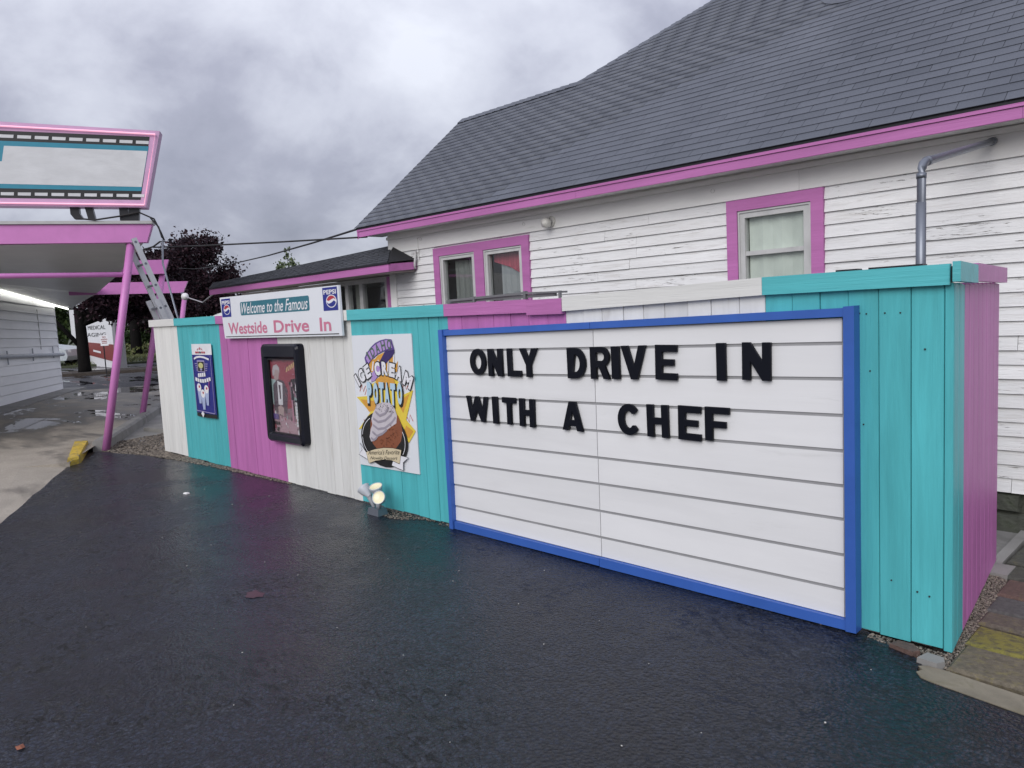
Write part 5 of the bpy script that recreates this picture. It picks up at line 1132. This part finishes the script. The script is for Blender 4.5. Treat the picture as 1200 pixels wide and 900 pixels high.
lb.build('limb', M_BARK, [o for o in bpy.data.objects if o.get('label', '').startswith('dark purple street tree')][0], smooth=True)
tree('maple_tree', (-52.3, 17.0, -.02), 2.4, .36, 'large purple leaved tree rising above the annex roof', [((-51.0, 20.9, 5.1), (2.5, 2.5, 2.5)), ((-52.0, 18.0, 4.6), (2.4, 2.6, 1.7)), ((-50.6, 22.0, 3.6), (1.9, 1.9, 1.7)), ((-51.6, 19.3, 3.1), (3, 3, 1.5)), ((-50.4, 22.8, 2.6), (1.4, 1.5, 1.2))], 60000, .095, M_PURPLE, 33, limbs=9)
tree('young_tree', (-48.4, 26.2, 0), 4.5, .10, 'small pale green tree top showing over the annex roof', [((-48.4, 26.2, 5.2), (.8, .8, .95)), ((-48.4, 26.2, 6.2), (.45, .45, .7)), ((-48.6, 25.8, 4.4), (1.1, 1.1, .8))], 2600, .09, M_PALEG, 41, limbs=5)
tree('green_tree', (-60.0, 11.5, 0), 2.2, .25, 'green tree standing behind the corner of the drive-in building', [((-60, 11.6, 3.6), (2.8, 2.6, 2.6)), ((-60, 13.9, 3.0), (1.8, 1.8, 2.2))], 7000, .15, M_GREEN, 51)
tree('green_tree', (-66.0, 21.5, 0), 1.6, .22, 'dark green tree low behind the trunk of the purple tree', [((-66, 21.5, 2.6), (3.2, 3.2, 2.0)), ((-66, 25.5, 2.4), (3.0, 3.0, 1.8))], 7000, .16, M_GREEN, 52)
leaves('far_treeline', [((-95, 20, 1.6), (4, 8, 1.9)), ((-95, 34, 1.4), (4, 8, 1.7)), ((-92, 48, 1.4), (4, 9, 1.7)), ((-88, 62, 1.4), (4, 9, 1.8))], 16000, .32, M_GREEN, None, 61, kind='stuff')
leaves('roadside_weeds', [((-54, 16.2, .35), (2.5, 2.6, .4)), ((-55, 20.5, .4), (2.5, 2.6, .45)), ((-46.5, 10.2, .15), (.9, .9, .16))], 5000, .09, M_GRASS, None, 62, kind='stuff')
rng = np.random.default_rng(9); k = 5000
gx = np.stack([rng.uniform(31.6, 44, k), rng.uniform(-9, 2.2, k)], 1); P = np.array([tuple(st(a, b, .07)) for a, b in gx]); hh = rng.uniform(.06, .18, k); dxy = rng.normal(size=(k, 2))*.09
V_ = np.zeros((k, 3, 3)); V_[:, 0] = P; V_[:, 1] = P+np.stack([rng.normal(size=k)*.04, rng.normal(size=k)*.04, 0*hh], 1); V_[:, 2] = P+np.stack([dxy[:, 0], dxy[:, 1], hh], 1)
ngrid('roadside_grass', V_.reshape(-1, 3), np.arange(3*k).reshape(-1, 3), M_GRASS, kind='stuff')
# roadside board for the medical office
RX = Vector((.6995, .7146, 0)); DV = Vector((-.96, .27, 0)).normalized()
ms = thing('medical_sign', (-42.5, 11.5, 0), 'white and red roadside signboard reading MEDICAL IMAGING behind the dark trunk', 'sign')
L3, R3 = Vector((-46.6, 11.85, 0)), Vector((-37.2, 11.15, 0))
def mp(t, z, d=0.): q = L3.lerp(R3, t); nn = Vector((R3.y-L3.y, -(R3.x-L3.x), 0)).normalized(); return tuple(q-nn*-d+Vector((0, 0, z)))
def mband(z0l, z1l, z0r, z1r, name, m, d0, d1, t0=0, t1=1): return G().hexa([mp(t0, z0l, d0), mp(t1, z0r, d0), mp(t1, z0r, d1), mp(t0, z0l, d1)], [mp(t0, z1l, d0), mp(t1, z1r, d0), mp(t1, z1r, d1), mp(t0, z1l, d1)]).build(name, m, ms)
mband(1.22, 2.95, 1.05, 2.75, 'upper_panel', M_PWHITE, 0, -.3); mband(.62, 1.215, .25, 1.045, 'red_band', flat('sign_red', (.20, .035, .03), .6), .02, -.28, .2); mband(-.1, .615, -.15, .245, 'base', M_PWHITE, 0, -.25, .2)
mband(-.1, 2.2, -.1, 2.0, 'end_post', flat('post_grey', (.22, .22, .24), .6), .03, -.33, 1.001, 1.06)
g = G()
def mtext(s, t0, t1, z0, h):
    a, b = Vector(mp(t0, z0, .012)), Vector(mp(t1, z0-.02, .012)); put_text(g, s, a, b-a, (0, 0, h), 0, bold=.0)
mtext('MEDICAL', .46, .86, 1.80, .19); mtext('IMAGING', .30, .86, 1.45, .19)
g.build('lettering', M_BLK, ms)
G().poly([mp(.55, .70, .035), mp(.72, .62, .035), mp(.72, .72, .035), mp(.55, .80, .035)]).build('name_plate', M_PWHITE, ms)
# no parking sign
ns = thing('parking_sign', (-32.2, 9.27, .05), 'small white NO PARKING sign on a thin post by the street tree', 'sign')
G().tube([(-32.2, 9.27, 0), (-32.2, 9.27, 1.52)], .022, 8).build('post', M_BLACKM, ns)
c = Vector((-32.17, 9.30, 1.31)); nn = Vector((.95, -.30, 0)); a = RX
sq = [c-a*.155-Vector((0, 0, .21)), c+a*.155-Vector((0, 0, .21)), c+a*.155+Vector((0, 0, .21)), c-a*.155+Vector((0, 0, .21))]
G().hexa([tuple(p+nn*.03) for p in sq], [tuple(p+nn*.022) for p in sq]).build('sign_plate', M_PWHITE, ns)
g = G()
for s, z, h, w in (('NO', .09, .075, .14), ('PARKING', 0.0, .065, .25)): put_text(g, s, c+nn*.033-a*w/2+Vector((0, 0, z)), a*w, (0, 0, h), 0, .02)
for z in (-.06, -.12): g.poly([tuple(c+nn*.033+a*x+Vector((0, 0, z+d))) for x, d in ((-.10, 0), (.10, 0), (.10, .03), (-.10, .03))], 0)
g.build('lettering', [flat('sign_print_red', (.25, .03, .03), .5)], ns)
# vehicles
def vehicle(name, org, fx, label, cat, L, W_, prof, glassprof, wheels, wr, body_m, par_kw=None):
    """side outline extruded across the width with a tucked-in roof; fx = direction the nose points"""
    fx = Vector(fx).normalized(); sd = Vector((-fx.y, fx.x, 0)); o = Vector(org); t = thing(name, tuple(o), label, cat)
    def P(x, y, z): return tuple(o+fx*x+sd*y+Vector((0, 0, z)))
    q = G(); n = len(prof); wz = lambda z: W_/2*(1 if z < .95 else 1-.16*min(1, (z-.95)/.6))
    rows = [[P(x, s*wz(z)*k, z) for x, z in prof] for s, k in ((-1, .97), (-1, 1.0), (1, 1.0), (1, .97))]
    vs = rows[0]+rows[3]; fs = [tuple(range(n-1, -1, -1)), tuple(range(n, 2*n))]+[(i, (i+1) % n, n+(i+1) % n, n+i) for i in range(n)]
    b = q.add(vs, fs).build('body', body_m, t)
    for s in (-1, 1):
        for gp in glassprof:
            G().prism([P(x, s*(wz(z)*.97+.004), z) for x, z in gp], tuple(sd*(-s*.01))).build('window', M_CARGL, t)
        for wx in wheels:
            w = G(); w.lathe([(wr*.62, -.1), (wr, -.09), (wr, .09), (wr*.62, .10)], P(wx, s*(W_/2-.08), wr), tuple(sd*s), 18); wo = w.build('wheel', flat('tyre_rubber', (.015, .015, .015), .7), t, smooth=False)
            G().lathe([(.0001, .085), (wr*.3, .10), (wr*.6, .085), (wr*.64, .07)], P(wx, s*(W_/2-.08), wr), tuple(sd*s), 14).build('rim', M_ALU, wo)
        G().prism([P(L/2-.12, s*(W_/2-.18), .68), P(L/2-.02, s*(W_/2-.35), .66), P(L/2-.04, s*(W_/2-.35), .80), P(L/2-.16, s*(W_/2-.18), .82)], tuple(fx*.03)).build('headlight', flat('headlight_glass', (.6, .6, .6), .15), t)
        G().box(*[tuple(map(min, zip(P(L*.16, s*(W_/2), .95), P(L*.16+.12, s*(W_/2+.14), 1.08)))), tuple(map(max, zip(P(L*.16, s*(W_/2), .95), P(L*.16+.12, s*(W_/2+.14), 1.08))))]).build('mirror', body_m, t)
    ws = glassprof[0]
    return t, P, wz
M_CARGL = flat('car_window_glass', (.02, .025, .03), .08)
M_SILVER = flat('silver_car_paint', (.42, .46, .49), .3, metal=.15)
M_VAN = flat('white_van_paint', (.74, .74, .74), .3)
suv = [(-2.2, .45), (-2.15, .9), (-2.0, 1.05), (-1.75, 1.50), (-1.2, 1.62), (.1, 1.60), (.85, 1.08), (1.75, .95), (2.1, .82), (2.2, .5), (2.1, .28), (-2.1, .28)]
vehicle('parked_car', (-44.14, 9.45, .05), (.7, .714, 0), 'silver grey car parked on the grass beyond the drive-in corner', 'car', 4.4, 1.8, suv, [[(-1.6, 1.08), (-.75, 1.08), (-.75, 1.48), (-1.45, 1.46)], [(-.68, 1.08), (.55, 1.08), (.05, 1.46), (-.68, 1.48)]], (-1.35, 1.35), .34, M_SILVER)
van = [(-2.6, .45), (-2.6, 1.9), (-2.4, 2.08), (-1.2, 2.14), (.9, 2.12), (1.2, 2.02), (1.75, 1.25), (2.45, 1.05), (2.6, .7), (2.6, .35), (-2.55, .35)]
vehicle('parked_van', (-27.0, 13.0, 0), (-.7, -.714, 0), 'white van roof showing above the fence left of the banner', 'van', 5.2, 1.95, van, [[(.3, 1.3), (1.5, 1.3), (1.05, 1.85), (.3, 1.88)]], (-1.6, 1.6), .36, M_VAN)
